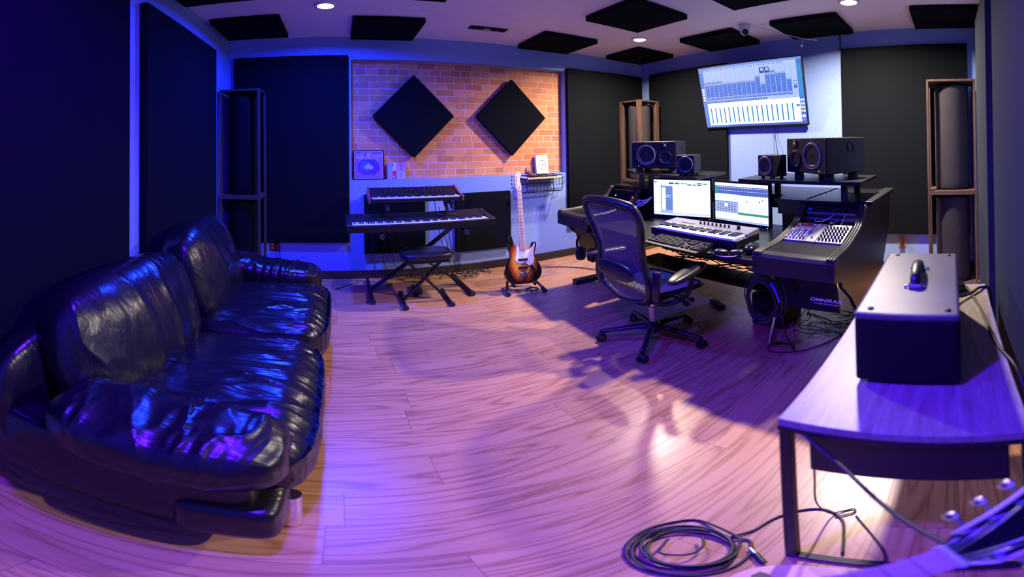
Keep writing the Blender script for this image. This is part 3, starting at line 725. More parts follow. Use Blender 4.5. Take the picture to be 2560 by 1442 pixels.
# ------------------------------------------------------------------ screens
ECOL = {}
def E_(c, s=1.0):
    k = (c, s)
    if k not in ECOL: ECOL[k] = emis('screen_pixels', c, s)
    return ECOL[k]
def screen(parent, w, h, cx, y, cz, base, rects, bs=1.0):
    """rects: u0,v0,u1,v1 (fractions from the top left), colour, strength"""
    mats = [E_(base, bs)]; b = MB()
    b.box(cx-w/2, y-.0006, cz-h/2, cx+w/2, y, cz+h/2)
    for i, (u0, v0, u1, v1, c, s) in enumerate(rects):
        m = E_(c, s)
        if m not in mats: mats.append(m)
        yy = y-.0007-.0000035*i; X0_, X1_ = cx-w/2+u0*w, cx-w/2+u1*w; Z1_, Z0_ = cz+h/2-v0*h, cz+h/2-v1*h
        b._add([(X0_, yy, Z0_), (X1_, yy, Z0_), (X1_, yy, Z1_), (X0_, yy, Z1_)], [(0, 1, 2, 3)], False, mats.index(m))
    return b.build('screen', mats, parent, recalc=False)
WH = (.80, .88, 1.0); BL = (.10, .22, .85); BL2 = (.22, .38, .95); DB = (.03, .08, .40); CY = (.03, .32, .75); GR = (.03, .55, .25); PW = (.45, .58, 1.0)
# wall television
TVW, TVH = 1.352, .766
tv = thing('wall_television', 'large tilted wall television showing a blue mixer screen', 'television', (3.975, 2.18, 1.593), R(-90))
tvr = Matrix.Rotation(R(13.8), 4, 'X')
def tvpart(mb, name, m, parent=tv, **k):
    for v in mb.bm.verts: v.co = tvr @ v.co
    return mb.build(name, m, parent, **k)
tvb = tvpart(MB().box(-TVW/2, 0, 0, TVW/2, .035, TVH), 'housing', M['black'], bevel=.004)
rc = [(0, 0, 1, .035, BL2, .8), (0, .035, .045, 1, BL2, .75), (.955, .035, 1, 1, BL, .8), (.045, .60, .955, .965, (1, 1, 1), 1.25), (.045, .035, .955, .075, PW, 1.0), (0, .965, 1, 1, BL, .7)]
n = 18
for i in range(n):
    u0 = .05+i*.0475; u1 = u0+.0415; top = .28 if i < 11 else (.22 if i < 12 else .20); top += .02*(i % 2 == 9)
    if i == 17: top = .30
    if i in (12,): top = .34
    rc.append((u1+.0022, .08, u1+.0032, .59, BL2, .5))
    rc.append((u0, top, u1, .50, BL, .85)); rc.append((u0+.004, top+.006, u1-.004, top+.022, PW, .9))
    for k in range(4): rc.append((u0+.018, top+.05+k*.045, u0+.022, top+.058+k*.045, WH, 1))
    rc.append((u0, .51, u1, .545, BL, .75)); rc.append((u0+.006, .52, u1-.006, .527, PW, .9))
    if i < 13: rc.append((u0, .565, u1, .592, DB, .9)); rc.append((u0+.008, .572, u1-.008, .583, PW, .9))
    if i < 4: rc.append((u0, .245, u1, .272, DB, .8)); rc.append((u0+.006, .25, u1-.006, .266, PW, .8))
    if i in (12, 13): rc.append((u0, .10, u1, .19, DB, .8)); rc.append((u0+.012, .11, u1-.008, .16, PW, 1))
    if i == 14: rc.append((u0, .16, u1, .19, DB, .8)); rc.append((u0+.006, .165, u1-.006, .182, PW, .9))
    rc.append((u0+.022, .68, u0+.034, .935, CY, .8)); rc.append((u0+.022, .68, u0+.034, .72, BL, .8)); rc.append((u0+.012, .72, u0+.0132, .93, BL2, .6)); rc.append((u0+.010, .79+.02*(i % 3), u0+.015, .797+.02*(i % 3), DB, 1))
for i in range(34): rc.append((.055+i*.0235, .045, .062+i*.0235, .066, DB, 1.0))
for i in range(5): rc.append((.008, .09+i*.055, .036, .115+i*.055, BL, .8)); rc.append((.01, .34+i*.045, .034, .368+i*.045, (1, 1, 1), 1.1))
rc += [(.962, .07, .990, .60, CY, .7), (.966, .09, .972, .59, (.1, .5, 1), .8), (.98, .09, .986, .59, (.1, .5, 1), .8)]
for i in range(4):
    for j in range(2): rc.append((.960+j*.02, .62+i*.055, .975+j*.02, .655+i*.055, WH, 1))
rc += [(.962, .86, .992, .90, WH, 1), (.964, .92, .990, .95, BL2, .8), (.915, .34, .948, .46, BL2, .8), (.925, .36, .94, .39, WH, 1), (.917, .43, .946, .45, DB, 1), (.92, .70, .95, .73, BL, .8)]
for i in range(8): rc.append((.01+i*.03, .975, .028+i*.03, .988, PW, .9))
sc = screen(tv, TVW-.022, TVH-.03, 0, -.001, TVH/2+.004, PW, rc, .95)
for v in sc.data.vertices: v.co = tvr @ v.co
b = MB(); b.prism([(.03, .05), (.062, .05), (.062, .60), (-.09, .60)], 'yz', -.2, .2); b.build('wall_bracket', M['blackmetal'], tv)
M['tvcord'] = M['cable']
t = MB().tube([(4.02, 1.95, 1.66), (4.03, 1.94, 1.5), (4.0, 1.90, 1.3), (4.02, 1.90, 1.0), (4.03, 1.93, .7)], .005, 8).build('television_cord', M['cable'], loc='base'); tag(t, 'black cord hanging down the wall from the television', 'cable')

def monitor(label, P0, P1, z0, z1, base, rects, bs):
    P0, P1 = Vector(P0), Vector(P1); c = (P0+P1)/2; d = (P1-P0); wd = d.length; rz = math.atan2(d.y, d.x)
    t = thing('computer_monitor', label, 'computer monitor', (c.x, c.y, .73), rz, 'pair of computer monitors')
    h = z1-z0; a = z0-.73
    MB().box(-wd/2, 0, a, wd/2, .03, a+h).build('bezel', M['gloss'], t, bevel=.006)
    screen(t, wd-.04, h-.045, 0, -.0008, a+h/2+.006, base, rects, bs)
    MB().ball((wd/2-.03, -.002, a+.010), .0028, 8).build('power_light', E_((.7, .75, 1), 3), t)
    b = MB(); b.box(-.03, .03, .012, .03, .05, a+h*.5); b.build('stand_neck', M['black'], t)
    MB().cushion((0, .05, .0065), (.13, .09, .006), 4, 12).build('stand_foot', M['black'], t)
    return t
r1 = [(0, 0, 1, .05, WH, 1.2), (.01, .05, .06, .09, GR, .6), (.28, .07, .37, .12, (.02, .25, .18), .6), (.39, .07, .47, .12, GR, .55), (.40, .08, .42, .10, (.6, .05, .05), .6), (.50, .08, .56, .11, GR, .6), (.58, .07, .60, .12, DB, .8), (.61, .11, .69, .145, GR, .6), (.71, .11, .76, .145, GR, .5), (.78, .07, .86, .10, DB, .6), (.78, .11, .86, .14, DB, .6), (.88, .08, .95, .11, GR, .5),
      (.13, .14, .15, .96, BL2, .9), (.15, .17, .35, .22, BL2, .8), (.22, .22, .35, .42, BL2, .7), (.22, .42, .35, .50, (.4, .6, 1), .9), (.31, .45, .35, .48, DB, .8), (.22, .50, .35, .86, BL2, .7), (.15, .86, .35, .95, (.4, .6, 1), .9), (.0, .93, 1, .955, PW, 1), (.0, .66, .05, .672, DB, .6), (.07, .66, .12, .672, DB, .6)]
for k in range(9): r1.append((.22, .24+k*.07, .35, .243+k*.07, DB, .7))
for k in range(24): r1.append((.36+k*.014, .165, .366+k*.014, .178, DB, .8)); r1.append((.02+k*.038, .965, .045+k*.038, .985, PW, .8))
monitor('left computer monitor showing a mostly white editing screen', (2.605, 2.51), (2.755, 1.935), .738, 1.107, (.93, .97, 1.0), r1, 1.5)
r2 = [(0, 0, 1, .05, WH, 1.2), (0, .08, .04, .30, GR, .8), (.04, .08, 1, .30, (.12, .2, .75), .75), (.0, .30, .45, .48, (.85, .9, 1), 1.2), (.0, .50, .46, .78, PW, .85), (.0, .48, .46, .50, BL, .8), (.46, .30, 1, .52, (.95, .97, 1), 1.3), (.46, .52, 1, .72, (.8, .88, 1), 1.2), (.46, .74, 1, .80, (.1, .35, .35), .7), (0, .80, 1, .93, WH, 1.2), (0, .95, 1, 1, PW, .9)]
for k in range(22):
    u = .055+k*.043
    r2 += [(u, .10, u+.030, .115, WH, 1), (u, .19, u+.030, .20, WH, 1), (u+.035, .08, u+.038, .30, DB, .8)]
    if k < 10: r2 += [(u-.01, .285, u+.022, .325, WH, 1.3), (u+.01, .33, u+.012, .47, DB, .6)]
    if k > 9: r2 += [(u, .53, u+.003, .70, BL2, .7), (u+.005, .75, u+.028, .79, GR, .8)]
for k in range(7):
    for j in range(5): r2.append((.05+k*.055, .54+j*.045, .075+k*.055+.01*(j % 2), .562+j*.045, (.08, .1, .3), .8))
r2 += [(.19, .53, .26, .62, (.95, .9, .85), 1.2), (.62, .42, .635, .46, DB, .9), (.84, .41, .86, .45, DB, .9), (.90, .36, .915, .40, DB, .9), (.04, .37, .22, .375, GR, .8), (.30, .41, .42, .415, GR, .8)]
monitor('right computer monitor showing a dense mixer and plugin screen', (2.748, 1.918), (2.662, 1.332), .733, 1.100, (.90, .95, 1.0), r2, 1.2)
# ------------------------------------------------------------------ office chair
ch = thing('office_chair', 'black mesh office chair on five casters facing the desk', 'office chair', (1.87, 1.815, 0), R(-4))
for k in range(5):
    a = R(145+72*k); c, s = math.cos(a), math.sin(a)
    l = MB(); l.tube([(c*.03, s*.03, .115), (c*.16, s*.16, .105), (c*.345, s*.345, .080)], .030, 10, rf=lambda q: 1.0-.42*q, flat=.75)
    lg = l.build('base_leg', M['chairplastic'], ch)
    p = Vector((c*.345, s*.345, 0)); ax = Vector((math.cos(a+1.2), math.sin(a+1.2), 0))
    w_ = MB(); w_.cyl(p+ax*.008+Vector((0, 0, .029)), p+ax*.026+Vector((0, 0, .029)), .029, seg=24).cyl(p-ax*.026+Vector((0, 0, .029)), p-ax*.008+Vector((0, 0, .029)), .029, seg=24)
    w_.cyl(p+Vector((0, 0, .03)), p+Vector((0, 0, .085)), .010, seg=12).ball((p.x, p.y, .050), (.026, .026, .018), 14)
    w_.build('caster', M['gloss'], lg)
MB().lathe([(.0001, .06), (.045, .065), (.052, .09), (.045, .14), (.030, .15), (.0001, .15)], seg=28).build('base_hub', M['chairplastic'], ch)
MB().cyl((0, 0, .14), (0, 0, .26), .026, seg=24).cyl((0, 0, .255), (0, 0, .268), .030, seg=24).build('column_sleeve', M['steel'], ch)
MB().cyl((0, 0, .262), (0, 0, .38), .020, seg=24).build('gas_lift', M['chrome'], ch)
MB().cushion((-.02, 0, .385), (.17, .125, .05), 4, 14).build('tilt_mechanism', M['chairplastic'], ch)
MB().tube([(.02, -.08, .38), (.03, -.20, .385), (.04, -.25, .365)], .010, 8).ball((.045, -.265, .355), (.022, .03, .018), 14).build('adjustment_lever', M['rubber'], ch)
MB().tube([(.10, -.06, .37), (.12, -.17, .36), (.15, -.2, .335)], .008, 8).ball((.16, -.21, .33), .018, 12).build('adjustment_lever', M['rubber'], ch)
# seat
seat = [(-.19, .0), (-.19, .16), (-.12, .225), (.05, .245), (.20, .24), (.265, .18), (.285, 0), (.265, -.18), (.20, -.24), (.05, -.245), (-.12, -.225), (-.19, -.16)]
def seatz(x): return .455 + (.012*max(0, .1-x)/.3 if x < .1 else -.9*(x-.1)**2*.9)
MB().tube([(p[0], p[1], seatz(p[0])-.008) for p in seat] + [(seat[0][0], seat[0][1], seatz(seat[0][0])-.008)], .021, 10, closed=True, flat=.75).build('seat_frame', M['chairplastic'], ch)
pts = spline([(x, y, 0) for x, y in seat] + [(seat[0][0], seat[0][1], 0)], 4)[:-1]
b = MB(); rings = 8; v = []; cxs = .05
for r_ in range(rings+1):
    q = r_/rings
    for p in pts:
        x, y = cxs + (p.x-cxs)*q, p.y*q; v.append((x, y, seatz(x)+.002-.022*(1-q*q)))
n_ = len(pts); b._add(v, [(r_*n_+i, r_*n_+(i+1) % n_, (r_+1)*n_+(i+1) % n_, (r_+1)*n_+i) for r_ in range(rings) for i in range(n_)], True)
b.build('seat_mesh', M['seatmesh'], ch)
# back: outline (half width, x, z) up the side
oz = [(.175, -.225, .430), (.232, -.235, .475), (.245, -.245, .56), (.222, -.255, .66), (.212, -.268, .76), (.240, -.295, .87), (.268, -.325, .965), (.256, -.350, 1.035), (.21, -.362, 1.068)]
R_ = [(x, w_, z) for w_, x, z in oz]; L_ = [(x, -w_, z) for w_, x, z in reversed(oz)]
loop = R_ + [(-.372, .0, 1.083)] + L_ + [(-.245, 0, .408)]
MB().tube(loop + [loop[0]], .026, 12, closed=True, flat=.8, n=6).build('backrest_frame', M['chairplastic'], ch)
def backpt(t, u, off=0.0):
    i = min(int(t*(len(oz)-1)), len(oz)-2); f = t*(len(oz)-1)-i
    w_ = oz[i][0]*(1-f)+oz[i+1][0]*f; x = oz[i][1]*(1-f)+oz[i+1][1]*f; z = oz[i][2]*(1-f)+oz[i+1][2]*f
    z += .015*(1-u*u)*(1 if t > .8 else 0) - .02*(1-u*u)*(1 if t < .08 else 0)
    return (x - .045*(1-u*u)*(1-.4*abs(t-.5)) + off, w_*u, z)
def backgrid(t0, t1, off, nt=26, nu=20):
    b = MB(); v = [backpt(t0+(t1-t0)*a/nt, -1+2*c/nu, off) for a in range(nt+1) for c in range(nu+1)]
    return b._add(v, [(a*(nu+1)+c, a*(nu+1)+c+1, (a+1)*(nu+1)+c+1, (a+1)*(nu+1)+c) for a in range(nt) for c in range(nu)], True)
mb_ = backgrid(0, .93, 0).build('backrest_mesh', M['backmesh'], ch)
tbn = backgrid(.86, 1.0, -.006, 8).build('top_band', M['chairplastic'], ch); sm = tbn.modifiers.new('s', 'SOLIDIFY'); sm.thickness = .006
MB().cushion((-.312, 0, .615), (.018, .185, .060), 2.6, 20).build('lumbar_pad', M['chairplastic'], ch)
for s in (-1, 1):
    ar = MB().tube([(-.13, s*.235, .40), (-.215, s*.285, .45), (-.235, s*.292, .54), (-.225, s*.290, .655)], .026, 10, flat=.7).build('arm_upright', M['chairplastic'], ch)
    MB().tube([(-.225, s*.285, .45), (-.15, s*.30, .425), (-.06, s*.345, .455), (-.02, s*.365, .53), (-.01, s*.365, .60)], .022, 10, flat=.8).build('arm_bracket', M['chairplastic'], ar)
    b = MB(); b.cushion((-.045, s*.368, .622), (.205, .050, .027), 2.6, 22, (0, R(-2), s*R(-12))); b.build('armrest_pad', M['vinyl'], ch)

# ------------------------------------------------------------------ keyboards
WK = [0, 2, 4, 5, 7, 9, 11]
def keys(parent, x0, kw, n, y0, z, wl, bl, start=0, wm=None, wh=.014):
    wb = MB(); wb.box(-kw/2+.0006, 0, 0, kw/2-.0006, wl, wh); w0 = wb.build('white_key', wm or M['ivory'], parent, bevel=.0012); w0.location = (x0+kw/2, y0, z)
    bb = MB(); bb.prism([(0, 0), (bl, 0), (bl, .011), (.006, .011)], 'yz', -kw*.27, kw*.27); k0 = None
    for i in range(1, n): inst(w0, 'white_key', parent, (x0+kw*(i+.5), y0, z))
    for i in range(n-1):
        if (i+start) % 7 in (0, 1, 3, 4, 5):
            p = (x0+kw*(i+1), y0+wl-bl, z+wh)
            if k0 is None: k0 = bb.build('black_key', M['blackkey'], parent, bevel=.001); k0.location = p
            else: inst(k0, 'black_key', parent, p)
pn = thing('stage_piano', 'long black full-size stage piano on the lower tier of the stand', 'keyboard', (.735, 3.29, .685), R(1.0), 'keyboards on the two tier stand')
MB().prism([(0, 0), (0, .062), (.01, .070), (.018, .070), (.018, .045), (.165, .045), (.165, .085), (.19, .092), (.31, .118), (.33, .112), (.335, 0)], 'yz', -.62, .62).build('case', M['black'], pn, bevel=.003)
for s in (-1, 1):
    b = MB(); x = s*.668; b.prism([(-.003, 0), (-.003, .066), (.012, .076), (.165, .088), (.31, .121), (.337, .114), (.338, 0)], 'yz', min(x, x-s*.047), max(x, x-s*.047)); b.build('end_cheek', M['black'], pn, bevel=.004)
keys(pn, -.615, .0236, 52, .020, .055, .143, .092, 5)
b = MB()
for k in range(8): b.box(.20+k*.022, .215, .0975, .214+k*.022, .222, .101)
MB().box(.19, .213, .098, .37, .224, .0995).build('button_row', M['silver'], pn)
for x in (-.56, -.525): MB().cyl((x, .27, .105), (x, .27, .128), .009, seg=16).build('knob', M['rubber'], pn)
sy = thing('synthesizer', 'small black synthesizer with red wooden ends on the upper tier', 'keyboard', (.71, 3.45, .922), R(-1), 'keyboards on the two tier stand')
MB().prism([(0, 0), (0, .028), (.012, .034), (.012, .022), (.14, .022), (.14, .052), (.31, .108), (.315, .02), (.30, 0)], 'yz', -.422, .422).build('case', M['black'], sy, bevel=.002)
for s in (-1, 1):
    x = s*.440; MB().prism([(-.006, -.004), (-.006, .036), (.005, .046), (.14, .060), (.315, .118), (.322, .115), (.322, -.004)], 'yz', min(x, x-s*.018), max(x, x-s*.018)).build('wooden_cheek', M['redwood'], sy, bevel=.003)
keys(sy, -.405, .0225, 36, .014, .026, .122, .08, 0)
rr = random.Random(5); kk = None
for j, (yy, cnt) in enumerate(((.18, 15), (.225, 17), (.275, 12))):
    zz = .052+(yy-.14)/.17*.056
    for i in range(cnt):
        x = -.28 + .58*i/(cnt-1) + rr.uniform(-.008, .008)
        if j == 2 and 4 < i < 7: continue
        if kk is None: kk = MB().cyl((0, 0, 0), (0, 0, .017), .0085, .007, 12).build('knob', M['rubber'], sy); kk.location = (x, yy, zz)
        else: inst(kk, 'knob', sy, (x, yy, zz))
lettering('___ _ ____ _ __ ___', .018, M['silver'], sy, T(-.05, .16, .061) @ Matrix.Rotation(R(18), 4, 'X'), name='panel_print')
ks = thing('keyboard_stand', 'black double-braced X keyboard stand with two tiers', 'keyboard stand', (.735, 3.60, 0))
for s in (-1, 1):
    ft = MB().cyl((s*.445, -.26, .022), (s*.445, .36, .022), .017, seg=16).build('foot_tube', M['blackmetal'], ks)
    for y in (-.26, .36): MB().cyl((s*.445, y-.03*(1 if y < 0 else -.3), .024), (s*.445, y+.03*(1 if y < 0 else .3), .024), .024, seg=18).build('rubber_cap', M['rubber'], ft)
    at_ = MB().cyl((s*.37, -.34, .655), (s*.37, .10, .655), .016, seg=16).build('support_arm', M['blackmetal'], ks)
    MB().cyl((s*.37, -.365, .655), (s*.37, -.33, .655), .023, seg=18).build('rubber_cap', M['rubber'], at_)
for s, y in ((-1, .0), (-1, .05), (1, .025), (1, .075)):
    MB().bar((s*.445, y, .03), (-s*.37, y, .65), .014, .042, up=(0, 1, 0)).build('brace', M['blackmetal'], ks)
for s in (-1, 1):
    MB().bar((s*.36, .09, .64), (s*.30, .12, .90), .03, .03, up=(0, 1, 0)).build('tier_upright', M['blackmetal'], ks)
    a = MB().bar((s*.30, .13, .895), (s*.30, -.17, .895), .028, .028).build('tier_arm', M['blackmetal'], ks)
    MB().ball((s*.30, -.15, .868), (.022, .02, .028), 14).build('clamp_knob', M['rubber'], a)
MB().cyl((0, -.03, .33), (0, .11, .33), .03, seg=20).build('pivot', M['blackmetal'], ks)
bn = thing('keyboard_bench', 'folding keyboard bench with black padded seat and X legs', 'bench', (.745, 3.30, 0), R(-2))
MB().cushion((0, 0, .472), (.225, .155, .038), 4.2, 30).build('seat', M['vinyl'], bn)
MB().box(-.19, -.12, .415, .19, .12, .434).build('seat_frame', M['blackmetal'], bn)
for s in (-1, 1):
    f_ = MB().cyl((s*.195, -.15, .018), (s*.195, .20, .018), .015, seg=14).build('foot_tube', M['blackmetal'], bn)
    for y in (-.15, .20): MB().cyl((s*.195, y-.02, .022), (s*.195, y+.02, .022), .022, seg=16).build('rubber_cap', M['rubber'], f_)
for s, y in ((1, .0), (-1, .03)):
    MB().bar((s*.195, y, .02), (-s*.17, y, .415), .02, .032, up=(0, 1, 0)).build('leg', M['blackmetal'], bn)
pd = thing('sustain_pedal', 'black foot pedal on the floor under the keyboard bench', 'pedal', (.72, 3.56, 0))
MB().cushion((0, .04, .022), (.045, .11, .02), 4, 14).build('housing', M['gloss'], pd)
MB().cushion((0, -.06, .046), (.038, .075, .010), 3, 14, (R(12), 0, 0)).build('treadle', M['rubber'], pd)

# ------------------------------------------------------------------ controller keyboard, computer keyboard, mouse, headphones
ck = thing('midi_keyboard', 'silver controller keyboard with white keys on the desk below the monitors', 'keyboard', (2.055, 1.64, .7305), R(-92.5))
MB().box(-.375, 0, .012, .375, .29, .062).build('case_bottom', M['black'], ck, bevel=.006)
MB().prism([(.0, .062), (.0, .068), (.012, .070), (.012, .0625), (.145, .0625), (.145, .082), (.16, .087), (.285, .098), (.29, .094), (.29, .062)], 'yz', -.375, .375).build('case_top', M['silver'], ck, bevel=.002)
for sx in (-1, 1): MB().box(sx*.34-.02, .02, 0, sx*.34+.02, .06, .012).build('foot', M['rubber'], ck)
keys(ck, -.295, .0233, 28, -.006, .066, .145, .092, 0)
for i in range(8): MB().cyl((-.075+i*.036, .215, .090), (-.075+i*.036, .215, .112), .0075, .006, 12).build('knob', M['black'], ck)
for i in range(2): MB().lathe([(.0001, .007), (.011, .007), (.013, .0), (.013, -.004)], (-.33+i*.03-.01, .08, .078), seg=14).build('pitch_wheel', M['rubber'], ck)
for i in range(8): MB().box(-.24+.032*(i % 4), .19+.035*(i//4), .088, -.213+.032*(i % 4), .212+.035*(i//4), .0945).build('pad', M['silver'], ck, bevel=.002)
MB().cyl((.26, .21, .09), (.26, .21, .116), .014, .011, 18).build('knob', M['black'], ck)
MB().ball((-.28, .27, .098), .004, 10).build('indicator', LR, ck)
qk = thing('computer_keyboard', 'black computer keyboard at the front edge of the desk', 'computer keyboard', (1.888, 1.66, .7305), R(-92.6))
MB().prism([(-.03, 0), (-.03, .012), (.0, .016), (.15, .030), (.155, 0)], 'yz', -.235, .235).build('case', M['black'], qk, bevel=.003)
kb = MB(); kb.prism([(.0, 0), (.0165, 0), (.0145, .009), (.002, .009)], 'yz', .0008, .0167); k0 = kb.build('key', M['black'], qk, bevel=.0015); k0.location = (-.225, .004, .0175); k0.rotation_euler = (R(5.3), 0, 0)
for j in range(6):
    for i in range(24):
        if (i, j) == (0, 0) or i in (15, 19) or (j == 0 and 3 < i < 9): continue
        if j in (2,) and i in (16, 17, 18): continue
        if (i+j) % 9 == 8 and j < 5 and i > 10: continue
        o = inst(k0, 'key', qk, (-.225+i*.0190, .004+j*.0235, .0175+j*.0022)); o.rotation_euler = (R(5.3), 0, 0)
MB().box(-.15, .004, .0178, -.055, .020, .0265).build('space_bar', M['black'], qk, bevel=.0015)
MB().box(-.225, .1495, .030, .225, .151, .0305).build('edge_light', LM, qk)
ms = thing('computer_mouse', 'rounded black mouse at the right end of desk by bay', 'computer mouse', (2.06, 1.175, .7305), R(20))
MB().cushion((0, 0, .027), (.062, .038, .027), 2.3, 24).build('shell', M['gloss'], ms)
MB().cyl((.02, -.005, .048), (.02, .005, .048), .010, seg=16).build('scroll_wheel', M['silver'], ms)
MB().tube([(.06, 0, .012), (.12, .03, .006), (.2, .12, .006), (.26, .22, .006)], .0025, 6).build('cord', M['cable'], ms)
hp = thing('folded_headphones', 'folded dark headphones lying on the desk beside the mouse', 'headphones', (1.945, 1.255, .7305), R(-60))
MB().cushion((-.045, 0, .022), (.045, .030, .020), 2.5, 20, (0, R(8), R(25))).build('ear_pad', M['vinyl'], hp); MB().cushion((.045, .0, .020), (.045, .028, .018), 2.5, 20, (0, R(-8), R(-25))).build('ear_pad', M['vinyl'], hp)
MB().tube([(-.075, -.03, .010), (-.03, -.045, .006), (.03, -.045, .006), (.08, -.02, .010)], .004, 8).build('headband', M['steel'], hp)
MB().tube([(-.08, 0, .006), (-.12, .06, .005), (-.1, .14, .005), (0, .16, .005), (.1, .12, .005)], .0025, 6).build('cord', M['cable'], hp)
hh = thing('headphones', 'black headphones hanging under the left end of the desk', 'headphones', (1.955, 2.66, .43), R(20))
hh.scale = (1.15, 1.15, 1.12)
hr = MB().tube([(0, .075, .05), (0, .085, .13), (0, .05, .19), (0, 0, .205), (0, -.05, .19), (0, -.085, .13), (0, -.075, .05)], .012, 10, flat=.5).build('headband', M['gloss'], hh)
for s in (-1, 1):
    e = MB(); e.cushion((0, s*.06, .035), (.045, .022, .055), 2.5, 20); e.build('ear_cup', M['gloss'], hh)
    MB().cushion((0, s*.033, .035), (.042, .012, .050), 2.5, 18).build('ear_cushion', M['vinyl'], hh)

# ------------------------------------------------------------------ bass guitar on a stand
def guitar(name, label, loc, rot, sc, body_m, outline, guard, ns):
    t = thing(name, label, 'guitar', loc); t.rotation_euler = rot; t.scale = (sc, sc, sc)
    pts_ = [(p.x, p.y) for p in spline([(x, z, 0) for x, z in outline] + [(outline[0][0], outline[0][1], 0)], 6)[:-1]]
    MB().prism(pts_, 'xz', -.020, .022).build('body', [body_m, M['gloss']], t, bevel=.010, bseg=3)
    g = [(p.x, p.y) for p in spline([(x, z, 0) for x, z in guard] + [(guard[0][0], guard[0][1], 0)], 4)[:-1]]
    pg_ = MB().prism(g, 'xz', -.0235, -.0205).build('pickguard', M['pickguard'], t)
    nk = MB(); nk.prism([(-.031, .335), (.031, .335), (.022, .930), (-.022, .930)], 'xz', -.030, -.024)
    nk.tube([(0, -.012, .34), (0, -.012, .55), (0, -.013, .93)], .026, 12, n=2, flat=.55, rf=lambda q: 1.12-.30*q, up=(0, 1, 0))
    nk = nk.build('neck', M['maple'], t)
    for i in range(20):
        z = .930-.86*(1-2**(-(i+1)/12)); hw = .031-.009*(z-.335)/.595
        if z < .34: break
        MB().box(-hw, -.0315, z-.0011, hw, -.030, z+.0011).build('fret', M['blackmetal'], nk)
    for i in (3, 5, 7, 9, 12, 15): MB().cyl((0, -.0305, .930-.86*(1-2**(-(i-.5)/12))), (0, -.0295, .930-.86*(1-2**(-(i-.5)/12))), .0035, seg=12).build('inlay', M['blackkey'], nk)
    hs = [(-.022, .93), (.022, .93), (.030, .955), (.026, 1.0), (.016, 1.03), (.020, 1.06), (.034, 1.085), (.030, 1.11), (.008, 1.125), (-.018, 1.118), (-.036, 1.08), (-.042, 1.0), (-.040, .955), (-.030, .945)]
    hd_ = MB().prism(hs, 'xz', -.024, -.010).build('headstock', M['maple'], t, bevel=.003)
    MB().box(-.022, -.034, .926, .022, -.028, .931).build('nut', M['white'], hd_)
    pegs = [(-.052, .962, -.024), (-.054, .998, -.020), (-.052, 1.035, -.016), (-.048, 1.07, -.012), (.040, .972, .016)][:ns]
    for x, z, px in pegs:
        s = 1 if x > 0 else -1
        pe = MB().cyl((px, -.036, z), (px, -.024, z), .0055, seg=12).build('tuning_peg', M['steel'], hd_)
        MB().cyl((px, -.017, z), (x+s*.010, -.017, z), .003, seg=8).ball((x+s*.016, -.017, z), (.006, .012, .013), 10).build('peg_button', M['navy'], pe)
    for z in (.245, .165):
        pk = MB().cushion((-.005, -.026, z), (.048, .008, .012), 6, 10).build('pickup', M['blackkey'], t)
    for i in range(ns):
        x = -.0195 + .0098*i*(4/(ns-1)); MB().tube([(x*1.35, -.033, .095), (x, -.035, .34), (x*.72, -.036, .93), (pegs[i][2], -.032, pegs[i][1])], .0011, 5, n=1).build('string', M['steel'], t)
    br_ = MB().box(-.040, -.030, .075, .040, -.0215, .115).build('bridge', M['chrome'], t, bevel=.002)
    for i in range(ns): MB().box(-.034+i*.0145, -.036, .080, -.024+i*.0145, -.030, .104).build('saddle', M['steel'], br_)
    cp = MB().prism([(.062, .178), (.085, .192), (.150, .088), (.140, .062), (.118, .068)], 'xz', -.0245, -.0205).build('control_plate', M['chrome'], t, bevel=.002)
    for x, z in ((.085, .165), (.105, .138), (.122, .112)): MB().cyl((x, -.040, z), (x, -.0245, z), .009, .010, 14).build('knob', M['blackkey'], cp)
    return t
JB = [(0, 0), (.08, .004), (.150, .038), (.186, .105), (.170, .180), (.134, .235), (.122, .280), (.134, .335), (.148, .385), (.140, .412), (.118, .402), (.096, .368), (.062, .350), (.036, .356), (0, .36), (-.036, .372), (-.062, .378), (-.088, .412), (-.102, .470), (-.122, .508), (-.146, .492), (-.152, .440), (-.142, .375), (-.124, .310), (-.130, .250), (-.165, .185), (-.188, .115), (-.165, .045), (-.09, .004)]
PG = [(-.036, .374), (-.060, .370), (-.068, .310), (-.082, .250), (-.050, .215), (.02, .205), (.06, .180), (.088, .190), (.112, .240), (.108, .285), (.118, .340), (.132, .385), (.126, .400), (.100, .362), (.066, .338), (.036, .340)]
guitar('bass_guitar', 'sunburst five-string bass guitar with maple neck on a floor stand', (1.648, 3.225, .085), (R(-12.5), R(2.5), R(-3)), .985, M['burst'], JB, PG, 5)
st = thing('guitar_stand', 'low black folding stand holding the sunburst bass guitar', 'guitar stand', (1.67, 3.33, 0), R(-10))
for s in (-1, 1):
    l = MB().tube([(s*.045, .05, .16), (s*.12, .03, .09), (s*.16, -.10, .045), (s*.17, -.16, .02)], .012, 8).build('leg', M['blackmetal'], st)
    MB().cyl((s*.168, -.13, .027), (s*.172, -.20, .018), .020, seg=16).build('rubber_cap', M['rubber'], l)
    MB().tube([(s*.05, .05, .15), (s*.10, -.02, .085), (s*.10, -.12, .068), (s*.10, -.145, .10)], .009, 8).build('cradle_arm', M['rubber'], st)
MB().tube([(0, .06, .17), (0, .13, .06), (0, .17, .012)], .012, 8).build('leg', M['blackmetal'], st)
MB().tube([(-.05, .05, .155), (0, .07, .17), (.05, .05, .155)], .014, 8).build('crossbar', M['blackmetal'], st)
t = MB().tube([(1.56+.05*math.cos(a)*1.2+.16, 3.20+.045*math.sin(a), .02) for a in [k*.7 for k in range(10)]], .007, 8).build('coiled_strap', M['cable'], loc='base'); tag(t, 'small coil of black cable on floor beneath the bass guitar', 'cable')

